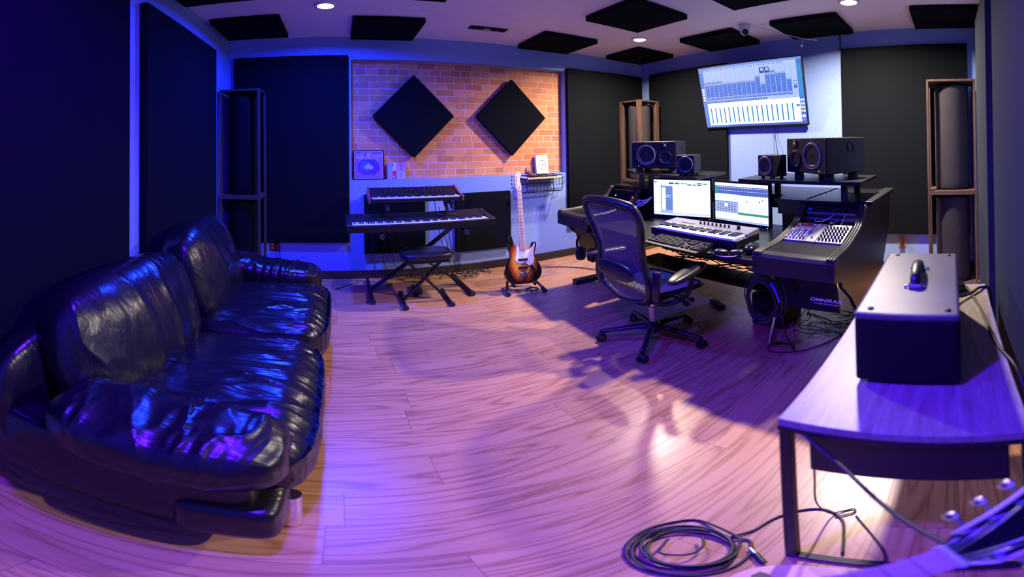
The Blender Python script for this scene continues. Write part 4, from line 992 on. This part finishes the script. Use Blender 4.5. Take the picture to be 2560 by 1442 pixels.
# ------------------------------------------------------------------ guitars in the foreground, bottom right
nut = Vector((.379, .0, .738)); up = (nut-Vector((.365, .080, .645))).normalized()
fr = Vector((-.25, -.35, 1)); fr = (fr-up*fr.dot(up)).normalized(); yv = -fr; xv = yv.cross(up).normalized()
Mw = Matrix(((xv.x, yv.x, up.x), (xv.y, yv.y, up.y), (xv.z, yv.z, up.z)))
t = thing('guitar_neck', 'blurred violet lit guitar neck and headstock at bottom right corner', 'guitar', nut); t.rotation_euler = Mw.to_euler()
nk = MB(); nk.prism([(-.026, -.62), (.026, -.62), (.020, 0), (-.020, 0)], 'xz', -.018, -.012)
nk.tube([(0, -.002, -.62), (0, -.002, -.3), (0, -.003, 0)], .0205, 12, n=2, flat=.55, rf=lambda q: 1.15-.25*q, up=(0, 1, 0)); nk = nk.build('neck', M['maple'], t)
for i in range(12): MB().box(-.025, -.0192, -.86*(1-2**(-(i+1)/12))-.001, .025, -.018, -.86*(1-2**(-(i+1)/12))+.001).build('fret', M['steel'], nk)
MB().box(-.0235, -.026, -.004, .0235, -.012, .004).build('nut', M['white'], t, bevel=.001)
hs = [(-.022, 0), (.022, 0), (.036, .03), (.040, .10), (.044, .17), (.030, .195), (-.030, .195), (-.044, .17), (-.040, .10), (-.036, .03)]
hd_ = MB().prism(hs, 'xz', -.012, .004).build('headstock', M['gloss'], t, bevel=.004)
MB().tube([(p[0]*.96, -.013, p[1]) for p in hs[1:]], .003, 6, n=0).build('binding', M['ivory'], hd_)
for s in (-1, 1):
    for k in range(3):
        z = .045+.05*k; MB().cyl((s*.026, -.030, z), (s*.026, -.012, z), .005, seg=12).build('tuning_peg', M['chrome'], hd_)
        MB().cyl((s*.036, -.004, z), (s*.056, -.004, z), .0028, seg=8).ball((s*.064, -.004, z), (.009, .007, .012), 12).build('peg_button', M['chrome'], hd_)
        x = s*(.017-.0068*k); MB().tube([(x*1.3, -.024, -.6), (x, -.026, 0), (s*.026, -.024, z)], .0008, 5, n=1).build('string', M['steel'], t)
fg = guitar('electric_guitar', 'tan guitar with red pickguard lying on floor at bottom edge', (.668, .235, .028), (R(-90), 0, R(96)), .85, mat('tan_guitar_body', (.70, .42, .24), .25, coat=1), JB, PG, 5)
for c_ in fg.children:
    if c_.name.startswith('pickguard'): c_.data.materials[0] = mat('red_tortoise_guard', (.35, .02, .02), .25, var=.5, nscale=60)
t = thing('instrument_cable', 'coiled black instrument cable on the floor in the foreground', 'cable', (.632, .54, 0))
pts = []
for k in range(5*14):
    a = k/14*2*PI; r_ = .098+.012*math.sin(k*.37)+.010*math.sin(k*.11); pts.append((r_*math.cos(a)+.006*math.sin(k*.2), r_*math.sin(a)+.006*math.cos(k*.13), .005+.0045*(k//14)+.002*math.sin(k)))
pts += [(.14*math.cos(a)+.01, .13*math.sin(a)-.0, .006) for a in [k*.5 for k in range(1, 12)]]
pts += [(.10, -.05, .012), (.16, -.075, .006), (.235, -.09, .005), (.30, -.13, .005), (.33, -.19, .005), (.29, -.25, .005), (.20, -.28, .005), (.12, -.30, .005)]
MB().tube(pts, .0042, 8, n=5).build('cable_coil', M['cable'], t)
MB().tube([(.06, .0, .03), (.02, -.03, .03), (-.03, -.03, .03), (-.06, .02, .03), (0, .05, .032)], .004, 8).build('loose_loop', M['cable'], t)
pl = MB().cyl((.055, -.135, .012), (.025, -.17, .012), .009, seg=14).build('jack_plug', M['gloss'], t)
MB().cyl((.074, -.112, .012), (.055, -.135, .012), .0045, seg=12).build('plug_tip', M['steel'], pl)
def cable(pts, r, label, n=8, name='cable', m=None, z=True):
    o = MB().tube(pts, r, 8, n=n).build(name, m or M['cable'], loc='base'); return tag(o, label, 'cable')
cable([(.735, .322, .70), (.64, .20, .685), (.51, .09, .69), (.40, .0, .71)], .005, 'taut black cable running from the table leg to the foreground guitar')
cable([(.80, .31, .545), (.815, .315, .40), (.87, .335, .18), (.93, .325, .03), (.965, .30, .006), (.985, .275, .006), (.965, .27, .006), (.93, .31, .006)], .0028, 'thin black cable hanging from the table drawer to the floor')
cable([(.95, .26, .005), (.86, .20, .005), (.78, .16, .005), (.72, .15, .005)], .003, 'thin dark cable on the floor under the side table')

# ------------------------------------------------------------------ around the desk: coil with plugs, floor cables, adapter, subwoofer
t = thing('hanging_cable_coil', 'large coil of black cables hooked under the right desk bay', 'cable', (1.955, 1.03, .50), R(8))
for k in range(9):
    r_ = .085+.006*k; pts = [(.014*math.sin(a*2+k*1.3)+.009*k-.04, r_*(.92+.05*math.sin(k*2.1))*math.cos(a)+.01*math.sin(k*3), r_*1.18*math.sin(a)-.02*(1-math.sin(a))*(1+.5*math.sin(k*1.7))) for a in [2*PI*i/12 for i in range(12)]]
    MB().tube(pts+[pts[0]], .0040, 8, closed=True, n=4).build('cable_loop', M['cable'], t)
MB().tube([(-.03, -.05, .10), (-.035, -.075, .06), (-.035, -.09, .02), (-.03, -.10, -.02)], .006, 8).build('plug', M['bluek'], t)
MB().tube([(-.03, -.07, -.12), (-.035, -.055, -.2), (-.03, -.04, -.27)], .007, 8).cyl((-.03, -.04, -.27), (-.035, -.035, -.31), .004, seg=10).build('plug', M['steel'], t)
cable([(2.10, 1.0, .32), (2.12, .97, .15), (2.18, .95, .01), (2.24, .98, .006), (2.25, 1.06, .006), (2.19, 1.12, .006), (2.12, 1.09, .006), (2.13, 1.01, .006), (2.20, .90, .006), (2.35, .80, .006), (2.5, .74, .006)], .0042, 'black cable loop lying on floor in front of right desk bay')
tg = random.Random(11)
def tangle(name, label, x0, y0, x1, y1, z0, z1, n, r=.0035, steps=9, hang=False):
    t = thing(name, label, 'cables', ((x0+x1)/2, (y0+y1)/2, z0)); c = Vector(t.location)
    for k in range(n):
        p = Vector((tg.uniform(x0, x1), tg.uniform(y0, y1), tg.uniform(z0, z1))); a = tg.uniform(0, 6.28); pts = []
        for i in range(steps):
            pts.append((p-c)[:]); a += tg.uniform(-1.1, 1.1); L = min(x1-x0, y1-y0)*.35
            p = p+Vector((math.cos(a)*L, math.sin(a)*L*1.6, tg.uniform(-1, 1)*(z1-z0)*.3)); p.x = min(x1, max(x0, p.x)); p.y = min(y1, max(y0, p.y)); p.z = min(z1, max(z0, p.z))
        MB().tube(pts, r, 6, n=5).build('cable_strand', M['cable'], t)
    return t
tangle('cable_tangle', 'dense tangle of black cables on the shelf under the desk', 2.55, 1.12, 2.80, 2.30, .32, .46, 26, .0045)
tangle('cable_tangle', 'loose black cables on the floor beneath the right desk bay', 2.35, .66, 2.65, 1.02, .006, .14, 12, .0032)
tangle('cable_tangle', 'black cables bunched along the baseboard under the keyboards', .45, 3.86, 1.15, 4.04, .006, .05, 10, .0035)
tangle('cable_tangle', 'small heap of black cables on the floor behind bass guitar', 1.20, 3.82, 1.60, 4.0, .006, .05, 9, .0035)
for y, x in ((1.45, 2.5), (1.62, 2.52), (1.8, 2.5), (1.98, 2.53)):
    cable([(x, y, .695), (x+.02, y+.03, .58), (x+.03, y-.03, .46)], .003, 'thin cables drooping from the underside of the desk')['group'] = 'cables drooping under the desk'
for dx, lb in ((0, 'left of two black cables crossing the floor toward desk left end'), (.05, 'right of two black cables crossing the floor toward desk left end')):
    cable([(1.85+dx, 3.92, .006), (2.15+dx, 3.80+dx, .006), (2.45+dx, 3.62-dx, .006), (2.62+dx, 3.3, .006), (2.8, 3.0+dx, .006)], .0035, lb)
for x0_, lb in ((.345, 'black cord hanging from keyboards down to baseboard, leftmost'), (.455, 'black cord hanging from keyboards down to baseboard, second from left'), (.56, 'black cord hanging from keyboards down to baseboard, beside bench seat')):
    cable([(x0_-.02, 3.97, .66), (x0_+.01, 3.995, .45), (x0_, 4.0, .25), (x0_+.03, 4.02, .12), (x0_+.05, 3.98, .01)], .003, lb)
for k, lb in enumerate(('left black cord dropping from piano to the floor cables', 'middle black cord dropping from piano to the floor cables', 'right black cord dropping from piano to the floor cables')):
    cable([(.95+.05*k, 3.80, .93-.12*k), (1.0+.05*k, 3.84, .60), (1.08+.04*k, 3.85, .30), (1.17+.06*k, 3.88, .10), (1.28+.08*k, 3.90, .01)], .0035, lb)
cable([(-.04, 3.72, .006), (.10, 3.85, .006), (.20, 3.93, .006)], .004, 'short black cable on floor between sofa arm and keyboards')
t = thing('power_adapter', 'black power adapter lying on the floor below the desk', 'power adapter', (2.62, 1.80, 0), R(60))
MB().box(-.07, -.03, 0, .07, .03, .035).build('housing', M['gloss'], t, bevel=.006)
MB().box(.07, -.022, .004, .13, .022, .028).build('plug_end', M['rubber'], t, bevel=.004)
t = thing('subwoofer', 'black box standing on the floor under the desk beside right bay', 'subwoofer', (2.62, 1.27, 0), R(-90))
MB().box(-.13, -.16, .0, .13, .16, .268).build('cabinet', M['black'], t, bevel=.012)
MB().cushion((0, 0, .272), (.12, .15, .018), 3, 16).build('top_cover', M['gloss'], t)
lettering('____', .03, M['navy'], t, T(0, -.161, .20) @ FRONT, name='badge')
M['foil'] = M['steel']
t = thing('cable_bundle', 'pale grey bundle of leads with connectors at the left rack', 'cables', (2.58, 2.70, .83))
for k in range(7):
    a = tg.uniform(-.5, .5); MB().tube([(0, -.02*k+.05, .02), (-.06, -.02*k+.03, .03+.03*math.sin(k)), (-.03, -.06-.015*k, .04+.02*math.cos(k*2)), (.02, -.13-.01*k, .035+.01*k)], .005, 8).build('lead', M['white'], t)

# ------------------------------------------------------------------ wall rack and what stands on the ledge
wr = thing('wall_rack', 'wire wall rack with wooden shelf board and hooks beside the brick', 'wall shelf', (2.27, 4.07, 1.0))
MB().box(-.225, -.205, .040, .225, -.005, .054).build('shelf_board', M['shelfwood'], wr, bevel=.002)
b = MB(); r_ = .0035
def wire(*pts, n=0): b.tube(list(pts), r_, 6, n=n)
for z in (.075, .036):
    for p, q in (((-.235, -.21, z), (.235, -.21, z)), ((.235, -.21, z), (.235, -.004, z)), ((.235, -.004, z), (-.235, -.004, z)), ((-.235, -.004, z), (-.235, -.21, z))): wire(p, q)
for x in (-.235, .235):
    for y in (-.21, -.004): wire((x, y, .036), (x, y, .075))
b.build('wire_frame', M['blackmetal'], wr)
for s in (-.235, .235): MB().tube([(s, -.21, .036), (s, -.205, -.06), (s, -.17, -.115), (s, -.10, -.125), (s, -.006, -.125), (s, -.006, .036)], .0045, 6, n=2).build('bracket', M['blackmetal'], wr)
b = MB()
for z, y in ((-.085, -.195), (-.115, -.16), (-.03, -.006), (-.125, -.03)): b.tube([(-.235, y, z), (.235, y, z)], r_, 6, n=0)
for k in range(9):
    x = -.19+k*.0475; b.tube([(x, -.195, -.085), (x, -.16, -.118), (x, -.03, -.125), (x, -.006, -.03)], .0025, 6, n=0)
b.build('wire_basket', M['blackmetal'], wr)
for k in range(9):
    x = -.19+k*.0475; MB().tube([(x, -.205, .036), (x, -.208, -.03), (x, -.222, -.042), (x, -.232, -.03)], .0028, 6, n=3).build('hook', M['blackmetal'], wr)
b = MB(); b.tube([(.235, -.10, .036), (.33, -.10, .036), (.33, -.10, -.04), (.235, -.10, -.05)], .0035, 6, n=0); b.build('side_arm', M['blackmetal'], wr)
MB().tube([(.29, -.10, .036), (.29, -.104, -.03), (.29, -.12, -.04)], .0028, 6, n=3).build('hook', M['blackmetal'], wr)
for (x, y, w_, d_, h_, rz, lb) in [(-.11, -.12, .10, .07, .028, 8, 'flat black box at left front of the wall shelf'), (.01, -.11, .12, .09, .038, -12, 'larger black box in the middle of the wall shelf'), (.13, -.11, .14, .09, .012, 4, 'thin black slab at right of the wall shelf')]:
    o = MB().box(-w_/2, -d_/2, 0, w_/2, d_/2, h_).build('small_box', M['vinyl'], bevel=.006); o.location = (2.27+x, 4.07+y, 1.0545); o.rotation_euler = (0, 0, R(rz)); tag(o, lb, 'box', 'boxes on the wall shelf')
t = MB().lathe([(.0001, 0), (.034, 0), (.034, .034), (.030, .036), (.0001, .036)], seg=24).build('tin', M['gloss'], loc=(2.155, 4.015, 1.0545)); tag(t, 'round dark tin at the back left of the wall shelf', 'tin')
gl = NT('clear_glass'); gl.b.inputs['Transmission Weight'].default_value = 1; gl.b.inputs['Roughness'].default_value = .02; gl.b.inputs['Base Color'].default_value = (.95, .9, .93, 1); gl.b.inputs['IOR'].default_value = 1.45
t = MB().lathe([(.0001, 0), (.030, 0), (.033, .01), (.030, .05), (.012, .085), (.011, .12), (.013, .125), (.010, .125), (.009, .085), (.027, .05), (.029, .012), (.0001, .008)], seg=28).build('glass_bottle', gl.m, loc=(2.215, 4.12, 1.081)); tag(t, 'small clear glass bottle on the ledge beside the white book', 'bottle')
t = thing('white_book', 'white book with black circle cover standing on the brick ledge', 'book', (2.385, 4.115, 1.081), R(12), rx=R(-6))
MB().box(-.098, 0, 0, .098, .028, .225).build('cover', M['white'], t, bevel=.002)
MB().lathe([(.058, -.0012), (.0545, -.0012), (.0545, 0), (.058, 0)], (0, 0, .105), 'y', 48).build('printed_circle', M['blackkey'], t)
MB().cyl((0, -.0012, .105), (0, 0, .105), .007, seg=20).build('printed_dot', M['blackkey'], t)
lettering('T', .03, M['silver'], t, T(.07, -.0012, .19) @ FRONT, name='print')
pcol = {k: mat('print_'+k, tuple(q*.62 for q in v), .45, var=.03) for k, v in dict(lilac=(.62, .52, .82), purple=(.28, .08, .45), indigo=(.08, .06, .42), magenta=(.55, .06, .35), blue=(.10, .16, .62), cream=(.75, .74, .68), pink=(.80, .22, .55), red=(.68, .05, .16), green=(.04, .30, .26), sky=(.40, .48, .78), dark=(.03, .02, .08), petal=(.70, .68, .85)).items()}
t = thing('record_sleeve', 'purple framed record sleeve with lotus flower and Kyoto lettering', 'record sleeve', (.325, 4.10, 1.081), R(0), rx=R(-5))
MB().box(-.165, 0, 0, .165, .012, .312).build('frame', M['gloss'], t, bevel=.002)
def flat(parent, name, pts, y, m, th=.0006):
    return MB().prism(pts, 'xz', y-th, y).build(name, m, parent)
def rect(x0, z0, x1, z1): return [(x0, z0), (x1, z0), (x1, z1), (x0, z1)]
flat(t, 'printed_border', rect(-.153, .010, .153, .302), -.0002, pcol['lilac'])
flat(t, 'printed_field', rect(-.143, .020, .143, .292), -.0010, pcol['purple'])
flat(t, 'printed_band', rect(-.128, .034, .132, .228), -.0018, pcol['lilac'])
flat(t, 'printed_panel', rect(-.122, .040, .126, .222), -.0026, pcol['magenta'])
oc = [(-.108, .085), (-.085, .055), (.085, .055), (.108, .085), (.108, .180), (.085, .210), (-.085, .210), (-.108, .180)]
flat(t, 'printed_octagon', oc, -.0034, pcol['indigo']); flat(t, 'printed_glow', [(p.x, p.y) for p in spline([(-.1, .14, 0), (-.07, .19, 0), (-.02, .20, 0), (0, .14, 0), (-.02, .08, 0), (-.07, .08, 0), (-.1, .14, 0)], 5)[:-1]], -.0042, pcol['blue'])
for sx in (-1, 1):
    for sz in (-1, 1):
        cx_, cz_ = sx*.104, .132+sz*.078
        for k in range(3):
            flat(t, 'printed_fret', rect(min(cx_, cx_-sx*(.040-.012*k)), cz_-sz*.008*k-.0012, max(cx_, cx_-sx*(.040-.012*k)), cz_-sz*.008*k+.0012), -.0042, pcol['cream'])
            flat(t, 'printed_fret', rect(cx_-sx*.008*k-.0012, min(cz_, cz_-sz*(.036-.010*k)), cx_-sx*.008*k+.0012, max(cz_, cz_-sz*(.036-.010*k))), -.0050, pcol['cream'])
for k, (a, L, wd, c_) in enumerate([(90, .060, .016, 'petal'), (60, .055, .016, 'magenta'), (120, .055, .016, 'sky'), (35, .052, .015, 'lilac'), (145, .052, .015, 'petal'), (10, .050, .014, 'petal'), (170, .050, .014, 'petal'), (75, .040, .014, 'lilac'), (105, .040, .014, 'petal'), (-20, .034, .012, 'sky'), (200, .034, .012, 'sky')]):
    d = Vector((math.cos(R(a)), math.sin(R(a)))); q = Vector((-d.y, d.x)); o_ = Vector((.0, .118))
    P_ = [o_, o_+d*L*.45+q*wd, o_+d*L, o_+d*L*.45-q*wd]
    flat(t, 'printed_petal', [(p.x, p.y) for p in spline([(p.x, p.y, 0) for p in P_+[P_[0]]], 4)[:-1]], -.0050-.0004*k, pcol[c_], .0004)
lettering('Kyoto', .062, pcol['petal'], t, T(.065, -.0022, .258) @ FRONT, shear=.35, bold=.001)
lettering('K', .085, pcol['petal'], t, T(-.012, -.0026, .250) @ FRONT, shear=.35, bold=.002)
lettering('Lo.Fi', .026, pcol['petal'], t, T(.075, -.0024, .236) @ FRONT, shear=.3)
flat(t, 'printed_label', rect(-.138, .228, -.045, .252), -.0018, pcol['lilac']); flat(t, 'printed_label', rect(-.095, .256, -.045, .284), -.0018, pcol['lilac']); flat(t, 'printed_label', rect(-.136, .262, -.102, .272), -.0018, pcol['lilac'])
lettering('ローファイ', .019, pcol['purple'], t, T(-.092, -.0024, .240) @ FRONT); lettering('京都', .022, pcol['purple'], t, T(-.070, -.0024, .270) @ FRONT)
lettering('京都ローファイ', .020, pcol['magenta'], t, T(.01, -.0100, .088) @ FRONT, name='lettering')
lettering('LO.FI MUSIC', .007, pcol['lilac'], t, T(.01, -.0042, .068) @ FRONT)
t = thing('printed_box', 'small box with colourful bee pictures leaning on the brick ledge', 'box', (.622, 4.10, 1.081), R(0), rx=R(-4))
MB().box(-.098, 0, 0, .098, .03, .178).build('box_body', pcol['lilac'], t, bevel=.001)
flat(t, 'printed_panel', rect(-.098, .001, -.046, .177), -.0002, pcol['sky']); flat(t, 'printed_panel', rect(-.046, .089, .0, .177), -.0002, pcol['cream']); flat(t, 'printed_panel', rect(-.046, .001, .0, .089), -.0002, pcol['red'])
flat(t, 'printed_panel', rect(.0, .089, .098, .177), -.0002, pcol['pink']); flat(t, 'printed_panel', rect(.0, .001, .098, .089), -.0002, pcol['lilac'])
def bee(cx_, cz_, bodym, half=0):
    for s in ((-1, 1) if not half else (1,)):
        P_ = [(cx_+s*.004, cz_+.012), (cx_+s*.020, cz_-.008), (cx_+s*.032, cz_-.030), (cx_+s*.022, cz_-.034), (cx_+s*.008, cz_-.012)]
        flat(t, 'printed_wing', P_, -.0010, pcol['petal'])
    flat(t, 'printed_insect', [(p.x, p.y) for p in spline([(cx_, cz_+.026, 0), (cx_+.008, cz_+.014, 0), (cx_+.007, cz_-.012, 0), (cx_, cz_-.034, 0), (cx_-.007, cz_-.012, 0), (cx_-.008, cz_+.014, 0), (cx_, cz_+.026, 0)], 4)[:-1]], -.0018, bodym)
bee(.049, .137, pcol['green']); bee(.049, .048, pcol['cream'])
for k in range(4): flat(t, 'printed_stripe', rect(.042, .030+k*.010, .056, .034+k*.010), -.0026, pcol['dark'])
flat(t, 'printed_wing', [(-.044, .03), (-.03, .045), (-.018, .012), (-.026, .006)], -.0010, pcol['petal'])
flat(t, 'printed_insect', rect(-.052, .14, -.040, .165), -.0010, pcol['dark'])
